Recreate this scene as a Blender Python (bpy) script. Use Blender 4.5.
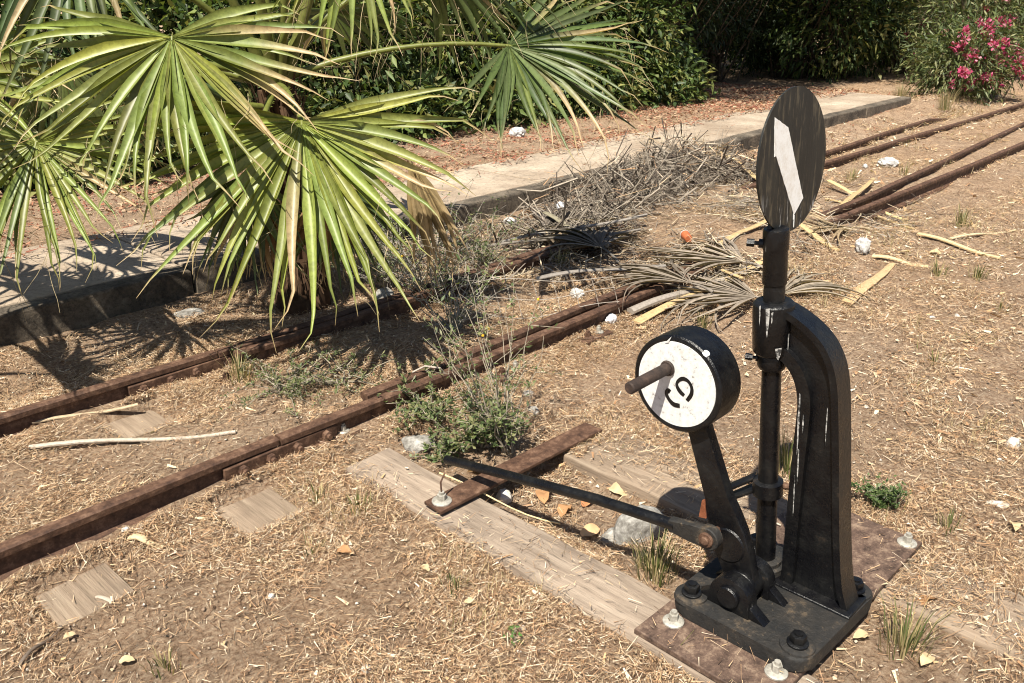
import bpy, bmesh, math, random
import numpy as np
from mathutils import Vector, Matrix

for o in list(bpy.data.objects): bpy.data.objects.remove(o)
SC = bpy.context.scene; COL = SC.collection
rng = np.random.default_rng(7); random.seed(7)

# ---------------------------------------------------------------- camera, sky, sun, exposure
# world axes: +X runs along the track, +Y across it away from the viewer
PITCH, AZ = math.radians(22.56), math.radians(43.31)
FW = Vector((math.cos(AZ)*math.cos(PITCH), math.sin(AZ)*math.cos(PITCH), -math.sin(PITCH)))
RT = Vector((math.sin(AZ), -math.cos(AZ), 0)); UP = RT.cross(FW)
cd = bpy.data.cameras.new('camera'); cam = bpy.data.objects.new('camera', cd); COL.objects.link(cam)
M = Matrix((RT, UP, -FW)).transposed().to_4x4(); M.translation = Vector((0, 0, 1.6)); cam.matrix_world = M
cd.sensor_width = 36; cd.lens = 870*36/1024; cd.clip_end = 2000; cd.clip_start = .05
SC.camera = cam
SUND = Vector((1.0, .38, -1.8)).normalized()          # the way the light travels
w = bpy.data.worlds.new('World'); SC.world = w; w.use_nodes = True
nt = w.node_tree; bg = nt.nodes['Background']; sk = nt.nodes.new('ShaderNodeTexSky'); sk.sky_type = 'NISHITA'; sk.sun_disc = False
sk.sun_elevation = math.asin(-SUND.z); sk.sun_rotation = math.atan2(-SUND.x, -SUND.y)
nt.links.new(sk.outputs[0], bg.inputs[0]); bg.inputs[1].default_value = .055
ld = bpy.data.lights.new('sun', 'SUN'); ld.energy = 5.0; ld.angle = math.radians(.53); ld.color = (1, .94, .82)
lo = bpy.data.objects.new('sun', ld); COL.objects.link(lo); lo.rotation_euler = SUND.to_track_quat('-Z', 'Y').to_euler()
vs = SC.view_settings; vs.view_transform = 'Standard'; vs.look = 'None'; vs.gamma = 1; vs.exposure = .88
SC.cycles.filter_width = 1.05

# ---------------------------------------------------------------- materials
MATS = {}
def mat(name, fn):
    m = bpy.data.materials.new(name); m.use_nodes = True
    N = m.node_tree.nodes; L = m.node_tree.links
    b = N['Principled BSDF']; fn(m.node_tree, N, L, b); MATS[name] = m; return m
def tex(N, L, kind, scale, detail=5, rough=.6, coord='Object', sx=(1, 1, 1)):
    tc = N.new('ShaderNodeTexCoord'); mp = N.new('ShaderNodeMapping'); mp.inputs['Scale'].default_value = sx
    L.new(tc.outputs[coord], mp.inputs[0]); t = N.new(kind); t.inputs['Scale'].default_value = scale
    if kind == 'ShaderNodeTexNoise': t.inputs['Detail'].default_value = detail; t.inputs['Roughness'].default_value = rough
    L.new(mp.outputs[0], t.inputs['Vector']); return t
def ramp(N, L, src, stops):
    r = N.new('ShaderNodeValToRGB'); e = r.color_ramp.elements
    while len(e) < len(stops): e.new(.5)
    for i, (p, c) in enumerate(stops):
        e[i].position = p; e[i].color = (c, c, c, 1) if not isinstance(c, tuple) else (*c, 1)
    L.new(src, r.inputs[0]); return r
def mix(N, L, fac, a, b, mode='MIX'):
    m = N.new('ShaderNodeMix'); m.data_type = 'RGBA'; m.blend_type = mode
    if isinstance(fac, float): m.inputs[0].default_value = fac
    else: L.new(fac, m.inputs[0])
    for i, v in ((6, a), (7, b)):
        if isinstance(v, tuple): m.inputs[i].default_value = (*v, 1)
        else: L.new(v, m.inputs[i])
    return m.outputs[2]
def bump(N, L, src, b, strength=.3, dist=.01):
    n = N.new('ShaderNodeBump'); n.inputs['Strength'].default_value = strength; n.inputs['Distance'].default_value = dist
    L.new(src, n.inputs['Height']); L.new(n.outputs[0], b.inputs['Normal'])

def m_soil(nt, N, L, b):
    big = tex(N, L, 'ShaderNodeTexNoise', .9, 4); fine = tex(N, L, 'ShaderNodeTexNoise', 62, 10, .80); mid = tex(N, L, 'ShaderNodeTexNoise', 9, 6, .65)
    c = ramp(N, L, fine.outputs[0], [(.34, (.10, .062, .042)), (.44, (.35, .235, .155)), (.55, (.52, .385, .27)), (.66, (.70, .57, .43))]).outputs[0]
    r = ramp(N, L, big.outputs[0], [(.35, (.95, .88, .80)), (.65, (1, 1, 1))]).outputs[0]
    c = mix(N, L, .8, c, r, 'MULTIPLY')
    d = ramp(N, L, mid.outputs[0], [(.40, .70), (.55, 1.0)]).outputs[0]
    L.new(mix(N, L, .8, c, d, 'MULTIPLY'), b.inputs['Base Color']); b.inputs['Roughness'].default_value = .95; b.inputs['Specular IOR Level'].default_value = .15
    bump(N, L, fine.outputs[0], b, 1., .03)
mat('soil', m_soil)
def m_iron(nt, N, L, b):
    n = tex(N, L, 'ShaderNodeTexNoise', 13, 8, .7); n2 = tex(N, L, 'ShaderNodeTexNoise', 90, 4, .7); st = tex(N, L, 'ShaderNodeTexNoise', 22, 4, .6, sx=(1, 1, .12))
    c = ramp(N, L, n.outputs[0], [(.46, (.004, .004, .005)), (.62, (.009, .009, .009)), (.70, (.035, .025, .018)), (.80, (.11, .065, .036))]).outputs[0]
    c = mix(N, L, ramp(N, L, n2.outputs[0], [(.66, 0.), (.74, .4)]).outputs[0], c, (.09, .075, .06))
    c = mix(N, L, ramp(N, L, st.outputs[0], [(.72, 0.), (.75, .6)]).outputs[0], c, (.40, .39, .37))
    L.new(c, b.inputs['Base Color']); b.inputs['Specular IOR Level'].default_value = .38
    L.new(ramp(N, L, n.outputs[0], [(.35, .20), (.7, .5)]).outputs[0], b.inputs['Roughness']); bump(N, L, mix(N, L, .55, n2.outputs[0], n.outputs[0]), b, .6, .008)
mat('iron_paint', m_iron)
def m_base(nt, N, L, b):
    n = tex(N, L, 'ShaderNodeTexNoise', 11, 8, .72); n2 = tex(N, L, 'ShaderNodeTexNoise', 70, 5, .7)
    c = ramp(N, L, n.outputs[0], [(.42, (.008, .008, .008)), (.56, (.022, .019, .016)), (.70, (.14, .10, .062))]).outputs[0]
    c = mix(N, L, ramp(N, L, n2.outputs[0], [(.62, 0.), (.74, .45)]).outputs[0], c, (.26, .19, .12))
    L.new(c, b.inputs['Base Color']); b.inputs['Roughness'].default_value = .7; bump(N, L, n2.outputs[0], b, .8, .006)
mat('dusty_iron', m_base)
def m_disc(nt, N, L, b):
    n = tex(N, L, 'ShaderNodeTexNoise', 16, 8, .75, sx=(1, 1, .22)); n2 = tex(N, L, 'ShaderNodeTexNoise', 60, 6, .7, sx=(1, 1, .15))
    c = ramp(N, L, n.outputs[0], [(.42, (.005, .006, .005)), (.58, (.011, .012, .010)), (.72, (.05, .043, .028))]).outputs[0]
    c = mix(N, L, ramp(N, L, n2.outputs[0], [(.53, 0.), (.66, .75)]).outputs[0], c, (.12, .10, .065))
    tc = N.new('ShaderNodeTexCoord'); sp = N.new('ShaderNodeSeparateXYZ'); L.new(tc.outputs['Object'], sp.inputs[0])
    lowr = ramp(N, L, sp.outputs[2], [(0, 1.), (.12, 0.)]).outputs[0]                       # flaked paint near the foot of the disc
    n3 = tex(N, L, 'ShaderNodeTexNoise', 42, 5, .7, sx=(1, 1, .12)); fl = ramp(N, L, n3.outputs[0], [(.56, 0.), (.60, 1.)]).outputs[0]
    c = mix(N, L, mix(N, L, 1., lowr, fl, 'MULTIPLY'), c, (.55, .54, .52))
    L.new(c, b.inputs['Base Color']); b.inputs['Roughness'].default_value = .55; bump(N, L, n2.outputs[0], b, .3, .003)
mat('disc_paint', m_disc)
def m_white(nt, N, L, b):
    n = tex(N, L, 'ShaderNodeTexNoise', 60, 6, .7); n2 = tex(N, L, 'ShaderNodeTexNoise', 14, 5, .7)
    c = ramp(N, L, n.outputs[0], [(.32, (.22, .20, .18)), (.41, (.58, .575, .56)), (.62, (.70, .695, .685))]).outputs[0]
    c = mix(N, L, ramp(N, L, n2.outputs[0], [(.60, 0.), (.76, .5)]).outputs[0], c, (.50, .42, .33))
    L.new(c, b.inputs['Base Color']); b.inputs['Roughness'].default_value = .6; bump(N, L, n.outputs[0], b, .3, .003)
mat('white_paint', m_white)
def m_clean(nt, N, L, b):
    n = tex(N, L, 'ShaderNodeTexNoise', 34, 7, .75); c = ramp(N, L, n.outputs[0], [(.27, (.10, .08, .06)), (.33, (.70, .66, .60)), (.55, (.86, .86, .84))]).outputs[0]; L.new(c, b.inputs['Base Color']); b.inputs['Roughness'].default_value = .5
mat('stripe_paint', m_clean)
def m_run(nt, N, L, b):
    n = tex(N, L, 'ShaderNodeTexNoise', 60, 5, .7); c = ramp(N, L, n.outputs[0], [(.42, (.03, .03, .03)), (.55, (.45, .44, .42))]).outputs[0]; L.new(c, b.inputs['Base Color']); b.inputs['Roughness'].default_value = .5
mat('paint_run', m_run)
def m_rust(a, c2, d):
    def f(nt, N, L, b):
        n = tex(N, L, 'ShaderNodeTexNoise', 26, 8, .75); n2 = tex(N, L, 'ShaderNodeTexNoise', 120, 5, .7)
        c = ramp(N, L, n.outputs[0], [(.36, a), (.52, c2), (.70, d)]).outputs[0]
        c = mix(N, L, ramp(N, L, n2.outputs[0], [(.55, 0.), (.75, .5)]).outputs[0], c, d)
        L.new(c, b.inputs['Base Color']); b.inputs['Roughness'].default_value = .72; b.inputs['Specular IOR Level'].default_value = .4; bump(N, L, n2.outputs[0], b, .5, .004)
    return f
mat('rust', m_rust((.036, .017, .010), (.092, .047, .028), (.21, .125, .08)))
mat('plate_rust', m_rust((.042, .025, .018), (.115, .072, .052), (.30, .215, .15)))
mat('dark_handle', m_rust((.018, .012, .010), (.04, .026, .02), (.09, .055, .04)))
mat('orange_rust', m_rust((.16, .05, .02), (.25, .08, .035), (.34, .13, .06)))
def m_galv(nt, N, L, b):
    n = tex(N, L, 'ShaderNodeTexNoise', 80, 4); L.new(ramp(N, L, n.outputs[0], [(.3, (.24, .225, .19)), (.7, (.50, .47, .41))]).outputs[0], b.inputs['Base Color']); b.inputs['Roughness'].default_value = .55; b.inputs['Metallic'].default_value = .25
mat('galvanised', m_galv)
def m_wood(a, c2, d, sx):
    def f(nt, N, L, b):
        n = tex(N, L, 'ShaderNodeTexNoise', 9, 8, .7, sx=sx); n2 = tex(N, L, 'ShaderNodeTexNoise', 4, 5, .6); n3 = tex(N, L, 'ShaderNodeTexNoise', 40, 6, .7, sx=sx)
        c = ramp(N, L, n.outputs[0], [(.30, a), (.50, c2), (.70, d)]).outputs[0]
        c = mix(N, L, .55, c, ramp(N, L, n2.outputs[0], [(.35, .62), (.6, 1.)]).outputs[0], 'MULTIPLY')
        c = mix(N, L, .7, c, ramp(N, L, n3.outputs[0], [(.34, .30), (.42, 1.)]).outputs[0], 'MULTIPLY')
        L.new(c, b.inputs['Base Color']); b.inputs['Roughness'].default_value = .9; bump(N, L, n3.outputs[0], b, .6, .006)
    return f
mat('sleeper_wood', m_wood((.19, .142, .105), (.31, .24, .18), (.43, .345, .265), (5, .35, 5)))
mat('sleeper_wood_grey', m_wood((.16, .115, .08), (.27, .20, .14), (.37, .29, .21), (6, .3, 6)))
def m_conc(nt, N, L, b):
    n = tex(N, L, 'ShaderNodeTexNoise', 2.2, 6, .65); n2 = tex(N, L, 'ShaderNodeTexNoise', 45, 6, .75); n3 = tex(N, L, 'ShaderNodeTexNoise', 14, 5, .7)
    c = ramp(N, L, n.outputs[0], [(.32, (.27, .20, .14)), (.55, (.40, .32, .24)), (.72, (.52, .43, .33))]).outputs[0]
    c = mix(N, L, ramp(N, L, n3.outputs[0], [(.54, 0.), (.68, .55)]).outputs[0], c, (.16, .13, .10))
    c = mix(N, L, .6, c, ramp(N, L, n2.outputs[0], [(.36, .45), (.52, 1.)]).outputs[0], 'MULTIPLY')
    L.new(c, b.inputs['Base Color']); b.inputs['Roughness'].default_value = .92; bump(N, L, n2.outputs[0], b, .5, .01)
mat('concrete', m_conc)
def m_kerb(nt, N, L, b):
    n = tex(N, L, 'ShaderNodeTexNoise', 5, 7, .7); n2 = tex(N, L, 'ShaderNodeTexNoise', 55, 6, .75)
    c = ramp(N, L, n.outputs[0], [(.36, (.06, .048, .036)), (.55, (.15, .12, .088)), (.72, (.29, .235, .175))]).outputs[0]
    c = mix(N, L, .7, c, ramp(N, L, n2.outputs[0], [(.40, .35), (.55, 1.)]).outputs[0], 'MULTIPLY')
    L.new(c, b.inputs['Base Color']); b.inputs['Roughness'].default_value = .95; bump(N, L, n2.outputs[0], b, .7, .012)
mat('kerb_concrete', m_kerb)
def m_stone(nt, N, L, b):
    n = tex(N, L, 'ShaderNodeTexNoise', 28, 8, .75); L.new(ramp(N, L, n.outputs[0], [(.34, (.09, .08, .068)), (.5, (.25, .235, .21)), (.65, (.45, .43, .395))]).outputs[0], b.inputs['Base Color']); b.inputs['Roughness'].default_value = .9; bump(N, L, n.outputs[0], b, .7, .01)
mat('stone', m_stone)
def m_white2(nt, N, L, b):
    n = tex(N, L, 'ShaderNodeTexNoise', 40, 5); L.new(ramp(N, L, n.outputs[0], [(.3, (.34, .30, .25)), (.6, (.62, .59, .54))]).outputs[0], b.inputs['Base Color']); b.inputs['Roughness'].default_value = .7
mat('pale', m_white2)
def m_attr(rough=.9, trans=0., spec=.2, noise=0.):
    def f(nt, N, L, b):
        a = N.new('ShaderNodeAttribute'); a.attribute_name = 'Col'; c = a.outputs[0]
        if noise:
            n = tex(N, L, 'ShaderNodeTexNoise', noise, 5, .7); c = mix(N, L, .55, c, ramp(N, L, n.outputs[0], [(.36, .45), (.56, 1.)]).outputs[0], 'MULTIPLY')
        L.new(c, b.inputs['Base Color']); b.inputs['Roughness'].default_value = rough; b.inputs['Specular IOR Level'].default_value = spec
        if trans:
            t = N.new('ShaderNodeBsdfTranslucent'); L.new(mix(N, L, 1., c, (1.25, 1.3, .55), 'MULTIPLY'), t.inputs[0]); ms = N.new('ShaderNodeMixShader'); ms.inputs[0].default_value = trans
            L.new(b.outputs[0], ms.inputs[1]); L.new(t.outputs[0], ms.inputs[2]); L.new(ms.outputs[0], N['Material Output'].inputs[0])
    return f
mat('straw', m_attr(.85, .12, .2)); mat('palm_leaf', m_attr(.42, .26, .45, 45)); mat('leaf', m_attr(.5, .25, .35)); mat('bark', m_attr(.95, 0, .1, 30)); mat('dry_frond', m_attr(.8, .1, .2, 25)); mat('flower', m_attr(.6, .35, .2))
mat('plain', m_attr(.6, 0, .4, 60))

# ---------------------------------------------------------------- helpers
def put(o, parent=None, label=None, cat=None, group=None, kind=None):
    if parent is not None: o.parent = parent
    if label: o['label'] = label
    if cat: o['category'] = cat
    if group: o['group'] = group
    if kind: o['kind'] = kind
    return o
def empty(name, loc=(0, 0, 0), **k):
    o = bpy.data.objects.new(name, None); o.location = loc; o.empty_display_size = .1; COL.objects.link(o); return put(o, **k)
def link(name, me, m=None, parent=None, **k):
    if m: me.materials.append(MATS[m])
    o = bpy.data.objects.new(name, me); COL.objects.link(o); put(o, parent, **k)
    if parent is not None: o.matrix_parent_inverse = Matrix.Translation(-parent.location) if parent.parent is None else Matrix.Identity(4)
    return o
def mesh_np(name, V, F, C=None, smooth=False):
    """V (n,3), F (m,k) index array, C (n,3) colours"""
    V = np.asarray(V, np.float32); F = np.asarray(F, np.int32); k = F.shape[1]
    me = bpy.data.meshes.new(name); me.vertices.add(len(V)); me.vertices.foreach_set('co', V.ravel())
    me.loops.add(F.size); me.loops.foreach_set('vertex_index', F.ravel()); me.polygons.add(len(F))
    me.polygons.foreach_set('loop_start', np.arange(0, F.size, k, dtype=np.int32)); me.polygons.foreach_set('loop_total', np.full(len(F), k, np.int32))
    if smooth: me.polygons.foreach_set('use_smooth', np.ones(len(F), bool))
    me.update(calc_edges=True)
    if C is not None:
        a = me.attributes.new('Col', 'FLOAT_COLOR', 'POINT'); A = np.ones((len(V), 4), np.float32); A[:, :3] = C; a.data.foreach_set('color', A.ravel())
    return me
def bm_link(name, bm, m, parent=None, smooth=None, col=None, **k):
    bmesh.ops.recalc_face_normals(bm, faces=bm.faces)
    me = bpy.data.meshes.new(name); bm.to_mesh(me); bm.free()
    if smooth is not None:
        me.polygons.foreach_set('use_smooth', np.ones(len(me.polygons), bool))
        me.set_sharp_from_angle(angle=math.radians(smooth))
    if col is not None:
        a = me.attributes.new('Col', 'FLOAT_COLOR', 'POINT'); A = np.ones((len(me.vertices), 4), np.float32); A[:, :3] = col; a.data.foreach_set('color', A.ravel())
    return link(name, me, m, parent, **k)
def frame(d):
    d = Vector(d).normalized(); a = Vector((0, 0, 1)) if abs(d.z) < .9 else Vector((1, 0, 0))
    s = d.cross(a).normalized(); return d, s, s.cross(d)
def tube(bm, pts, rs, n=10, caps=True, bevel=0.):
    pts = [Vector(p) for p in pts]; rs = [rs]*len(pts) if not hasattr(rs, '__len__') else list(rs)
    if bevel:      # soft ends
        d0 = (pts[1]-pts[0]).normalized(); d1 = (pts[-1]-pts[-2]).normalized()
        pts = [pts[0], pts[0]+d0*bevel]+pts[1:-1]+[pts[-1]-d1*bevel, pts[-1]]; rs = [rs[0]-bevel, rs[0]]+rs[1:-1]+[rs[-1], rs[-1]-bevel]
    rings = []; ref = None
    for i, p in enumerate(pts):
        d = (pts[min(i+1, len(pts)-1)]-pts[max(i-1, 0)]).normalized()
        if ref is None: _, s, u = frame(d)
        else: s = (ref-d*ref.dot(d)).normalized(); u = s.cross(d)
        ref = s
        rings.append([bm.verts.new(p+(s*math.cos(2*math.pi*k/n)+u*math.sin(2*math.pi*k/n))*rs[i]) for k in range(n)])
    for a, b in zip(rings, rings[1:]):
        for k in range(n): bm.faces.new((a[k], a[(k+1) % n], b[(k+1) % n], b[k]))
    if caps: bm.faces.new(rings[0]); bm.faces.new(rings[-1][::-1])
def lathe(bm, o, axis, prof, n=40):
    """prof: (distance along the axis, radius)"""
    d, s, u = frame(axis); o = Vector(o); R_ = [[bm.verts.new(o+d*a+(s*math.cos(2*math.pi*k/n)+u*math.sin(2*math.pi*k/n))*r) for k in range(n)] for a, r in prof]
    for a, b in zip(R_, R_[1:]):
        for k in range(n): bm.faces.new((a[k], a[(k+1) % n], b[(k+1) % n], b[k]))
    bm.faces.new(R_[0]); bm.faces.new(R_[-1][::-1])
def prism(bm, pts, off, bevel=0., seg=2):
    """polygon pts (3d) pushed along off"""
    v0 = [bm.verts.new(Vector(p)) for p in pts]; v1 = [bm.verts.new(Vector(p)+Vector(off)) for p in pts]; n = len(pts)
    fs = [bm.faces.new(v0), bm.faces.new(v1[::-1])]+[bm.faces.new((v0[i], v0[(i+1) % n], v1[(i+1) % n], v1[i])) for i in range(n)]
    if bevel:
        es = {e for f in fs for e in f.edges if len({v for v in e.verts} & set(v0)) != 1 and len({v for v in e.verts} & set(v1)) != 1}
        bmesh.ops.bevel(bm, geom=list(es), offset=bevel, segments=seg, affect='EDGES', profile=.5, clamp_overlap=True)
def box(bm, c, s, bevel=0., rz=0., tilt=(0, 0)):
    R = Matrix.Rotation(rz, 3, 'Z') @ Matrix.Rotation(tilt[0], 3, 'X') @ Matrix.Rotation(tilt[1], 3, 'Y'); c = Vector(c); x, y, z = [q/2 for q in s]
    prism(bm, [c+R @ Vector(p) for p in ((-x, -y, -z), (x, -y, -z), (x, y, -z), (-x, y, -z))], R @ Vector((0, 0, 2*z)), bevel)
def hexbolt(bm, c, axis, r, h, rot=.3):
    d, s, u = frame(axis); c = Vector(c)
    prism(bm, [c+(s*math.cos(rot+k*math.pi/3)+u*math.sin(rot+k*math.pi/3))*r for k in range(6)], d*h, r*.12)
def vnoise(x, y, s, seed=0):
    """smooth value noise on arrays"""
    x = np.asarray(x, float)*s+seed*17.3; y = np.asarray(y, float)*s-seed*9.7
    def hsh(i, j):
        n = (i.astype(np.int64)*374761393+j.astype(np.int64)*668265263+seed*1274126177) & 0x7fffffff
        n = ((n ^ (n >> 13))*1274126177) & 0x7fffffff; return ((n ^ (n >> 16)) & 0xffff)/65535.
    i, j = np.floor(x), np.floor(y); u, v = x-i, y-j; u = u*u*(3-2*u); v = v*v*(3-2*v)
    return (hsh(i, j)*(1-u)+hsh(i+1, j)*u)*(1-v)+(hsh(i, j+1)*(1-u)+hsh(i+1, j+1)*u)*v-.5
sstep = lambda x, a, b: (lambda t: t*t*(3-2*t))(np.clip((np.asarray(x, float)-a)/(b-a), 0, 1))
EXPO = [(1.12, 1.30, 2.20, 2.39), (1.12, 1.30, 3.04, 3.26), (.54, .73, 2.22, 2.38)]
def H(x, y):
    x = np.asarray(x, float); y = np.asarray(y, float)
    h = .030*vnoise(x, y, 2.1, 1)+.020*vnoise(x, y, 6, 2)+.012*vnoise(x, y, 17, 3)+.10*vnoise(x, y, .35, 4)*sstep(np.hypot(x-2, y-1.5), 4, 10)
    h = h+.17*sstep(y, 4.75, 5.35)*(1-sstep(x, 11.9, 13.6))
    pit = sstep(x, 1.70, 1.82)*(1-sstep(x, 2.08, 2.2))*sstep(y, .98, 1.12)*(1-sstep(y, 1.75, 2.0)); h = h-.055*pit
    h = h+(.07+.05*sstep(x, 7.5, 12))*sstep(y, 3.70, 4.2)*(1-sstep(y, 4.3, 4.7))
    h = h+.030*sstep(y, 2.32, 2.46)*(1-sstep(y, 3.5, 3.8))+(.105+.05*vnoise(x, y, 1.7, 19))*np.exp(-(np.abs((x-5.25-.5*(y-3))/1.0)**3)-(np.abs((y-2.95)/.95)**4))
    for (a_, b_, c_, d_) in EXPO: h = h-(h+.036)*sstep(x, a_-.05, a_-.01)*(1-sstep(x, b_+.01, b_+.05))*sstep(y, c_-.05, c_-.01)*(1-sstep(y, d_-.02, d_+.03))
    calm = (1-sstep(np.abs(x-2.0), .5, .8))*(1-sstep(np.abs(y-.8), .35, .6)); return h*(1-.8*calm)-.012
def Hz(x, y): return float(H(np.array([x]), np.array([y]))[0])
def gp(px, py, z=0.):
    """point on the level z seen at a place of the photograph (used for survey only)"""
    d = FW*870+RT*(px-512)-UP*(py-341.5); t = (z-1.6)/d.z; return Vector((d.x*t, d.y*t, z))
def gg(px, py):
    p = gp(px, py)
    for _ in range(3): p = gp(px, py, Hz(p.x, p.y))
    return p

# ---------------------------------------------------------------- ground
def axis(lo, hi, step, far):
    a = list(np.arange(lo, hi+1e-6, step)); s = step; p = hi
    while p < far: s *= 1.5; p += s; a.append(p)
    s = step; p = lo
    while p > -far: s *= 1.5; p -= s; a.insert(0, p)
    return np.array(a)
gx = axis(-1.5, 14, .045, 600); gy = axis(-1.2, 8.5, .045, 600)
X, Y = np.meshgrid(gx, gy, indexing='ij'); nx, ny = X.shape; Z = H(X, Y)
idx = np.arange(nx*ny).reshape(nx, ny)
F = np.stack([idx[:-1, :-1], idx[1:, :-1], idx[1:, 1:], idx[:-1, 1:]], -1).reshape(-1, 4)
link('ground', mesh_np('ground', np.stack([X, Y, Z], -1).reshape(-1, 3), F, smooth=True), 'soil', kind='structure')

# ---------------------------------------------------------------- platform edge (slabs and kerb stones)
PZ = .20
plat = empty('platform', (1.2, 4.2, 0), kind='structure', label='low weathered concrete platform edge behind the track')
x = -2.2
slabs = [-2.2, -.9, .55, 2.02, 3.45, 4.9, 6.3, 7.7, 9.2, 10.6, 12.0]
for a, b in zip(slabs, slabs[1:]):
    dz = random.uniform(-.012, .012); bm = bmesh.new(); yb = 5.30 if a < 3 else 5.15+random.uniform(-.06, .04)
    y0 = 4.335+random.uniform(0, .012); g = .006
    prism(bm, [(a+g, y0, PZ-.10+dz), (b-g, y0, PZ-.10+dz), (b-g, yb+random.uniform(-.03, .03), PZ-.10+dz), (a+g, yb+random.uniform(-.03, .03), PZ-.10+dz)], (0, 0, .10), .008)
    bm_link('slab', bm, 'concrete', plat)
    bm = bmesh.new(); dz += random.uniform(-.008, .006); dy = random.uniform(-.015, .015); zb = -.12
    prism(bm, [(a+g+.004, 4.20+dy, zb), (b-g, 4.20+dy, zb), (b-g, 4.33, zb), (a+g, 4.33, zb)], (0, 0, PZ+dz-zb), .014)
    bmesh.ops.subdivide_edges(bm, edges=[e for e in bm.edges if e.calc_length() > .6], cuts=12, use_grid_fill=True)
    for v in bm.verts: v.co.z += .010*float(vnoise([v.co.x], [v.co.y+v.co.z], 9, 5)[0]); v.co.y += .014*float(vnoise([v.co.x], [v.co.z], 11, 6)[0])
    bm_link('kerb_stone', bm, 'kerb_concrete', plat)

# ---------------------------------------------------------------- rails
RH = .105
def rail_mesh(pts, h=RH, fw=.088, hw=.046):
    prof = [(-fw/2, 0), (fw/2, 0), (fw/2, .008), (.010, .020), (.007, .030), (.007, h-.034), (hw/2, h-.026), (hw/2, h-.006), (hw/2-.006, h), (-hw/2+.006, h), (-hw/2, h-.006), (-hw/2, h-.026), (-.007, h-.034), (-.007, .030), (-.010, .020), (-fw/2, .008)]
    P = [Vector(p) for p in pts]; out = []
    for a, b in zip(P, P[1:]):
        n = max(1, int((b-a).length/.25)); out += [a.lerp(b, i/n) for i in range(n)]
    out.append(P[-1]); bm = bmesh.new(); rings = []
    for i, p in enumerate(out):
        d = (out[min(i+1, len(out)-1)]-out[max(i-1, 0)]).normalized(); s = Vector((-d.y, d.x, 0)).normalized()
        jz = .004*math.sin(p.x*2.1); jy = .003*math.sin(p.x*1.7+1)
        rings.append([bm.verts.new(p+s*(q[0]+jy)+Vector((0, 0, q[1]+jz))) for q in prof])
    n = len(prof)
    for a, b in zip(rings, rings[1:]):
        for k in range(n): bm.faces.new((a[k], a[(k+1) % n], b[(k+1) % n], b[k]))
    bm.faces.new(rings[0]); bm.faces.new(rings[-1][::-1]); return bm
def rail(pts, label, **k): return bm_link('rail', rail_mesh(pts, **k), 'rust', smooth=35, label=label, cat='rail', group='rails of the turnout')
YB, YA = 2.485, 3.36; z0 = -.008
rB1 = rail([(-5, YB+.02, z0), (1.41, YB+.005, z0)], 'rusty near rail running out of the left edge of the picture')
rB2 = rail([(1.418, YB, z0), (4.3, YB-.05, z0), (7, 2.35, z0), (12, 2.30, z0), (22, 2.2, z0), (45, 2.0, z0)], 'long rusty near rail passing behind the lever weight, nearest rail at right')
rA1 = rail([(-5, YA+.05, z0), (1.66, YA+.005, z0)], 'rusty far rail at the left edge, beneath the kerb')
rA2 = rail([(1.668, YA, z0), (7.7, 3.32, z0), (13, 3.2, z0), (22, 3.05, z0), (45, 2.6, z0)], 'long rusty far rail under the palm, reaching the right edge')
rail([(1.85, YB+.066, z0), (3.2, YB+.07, z0), (4.4, YB+.045, z0), (6.6, 2.50, z0), (11.4, 2.70, z0), (20, 3.3, z0), (32, 5.0, z0)], 'rusty blade rail lying close behind the near rail, splitting away at right', fw=.062)
rail([(1.72, YA-.070, z0), (3.4, YA-.075, z0), (5.5, YA-.11, z0), (6.4, YA-.2, z0-.06)], 'rusty blade rail lying close in front of the far rail, below the palm fan', fw=.062)
rail([(5.6, YA+.10, z0-.05), (8, 3.54, z0), (11.0, 3.60, z0), (12.2, 3.66, z0-.13)], 'short rusty rail ending in dry grass behind the far rail, right of the disc', fw=.075)
rail([(15.4, 4.05, z0-.08), (19, 4.25, z0), (30, 5.4, z0)], 'rusty rail end showing under the pink oleander')
def fishplate(par, xc, yy, L, bolts, side=-1):
    bm = bmesh.new(); y = yy+side*.018
    box(bm, (xc, y, z0+.047), (L, .016, .052), .003); box(bm, (xc, y+side*.012, z0+.021), (L, .03, .012), .003)
    fp = bm_link('fishplate', bm, 'rust', par)
    for bx in bolts:
        bm = bmesh.new(); hexbolt(bm, (bx, y+side*.008, z0+.05), (0, side, 0), .019, .020, random.random())
        tube(bm, [(bx, y+side*.028, z0+.05), (bx, y+side*.040, z0+.05)], .010, 10); bm_link('bolt', bm, 'rust', fp, smooth=30)
fishplate(rB1, 1.42, YB, .46, [1.255, 1.365, 1.475, 1.60]); fishplate(rA1, 1.52, YA, .52, [1.315, 1.435, 1.55, 1.70])

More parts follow.
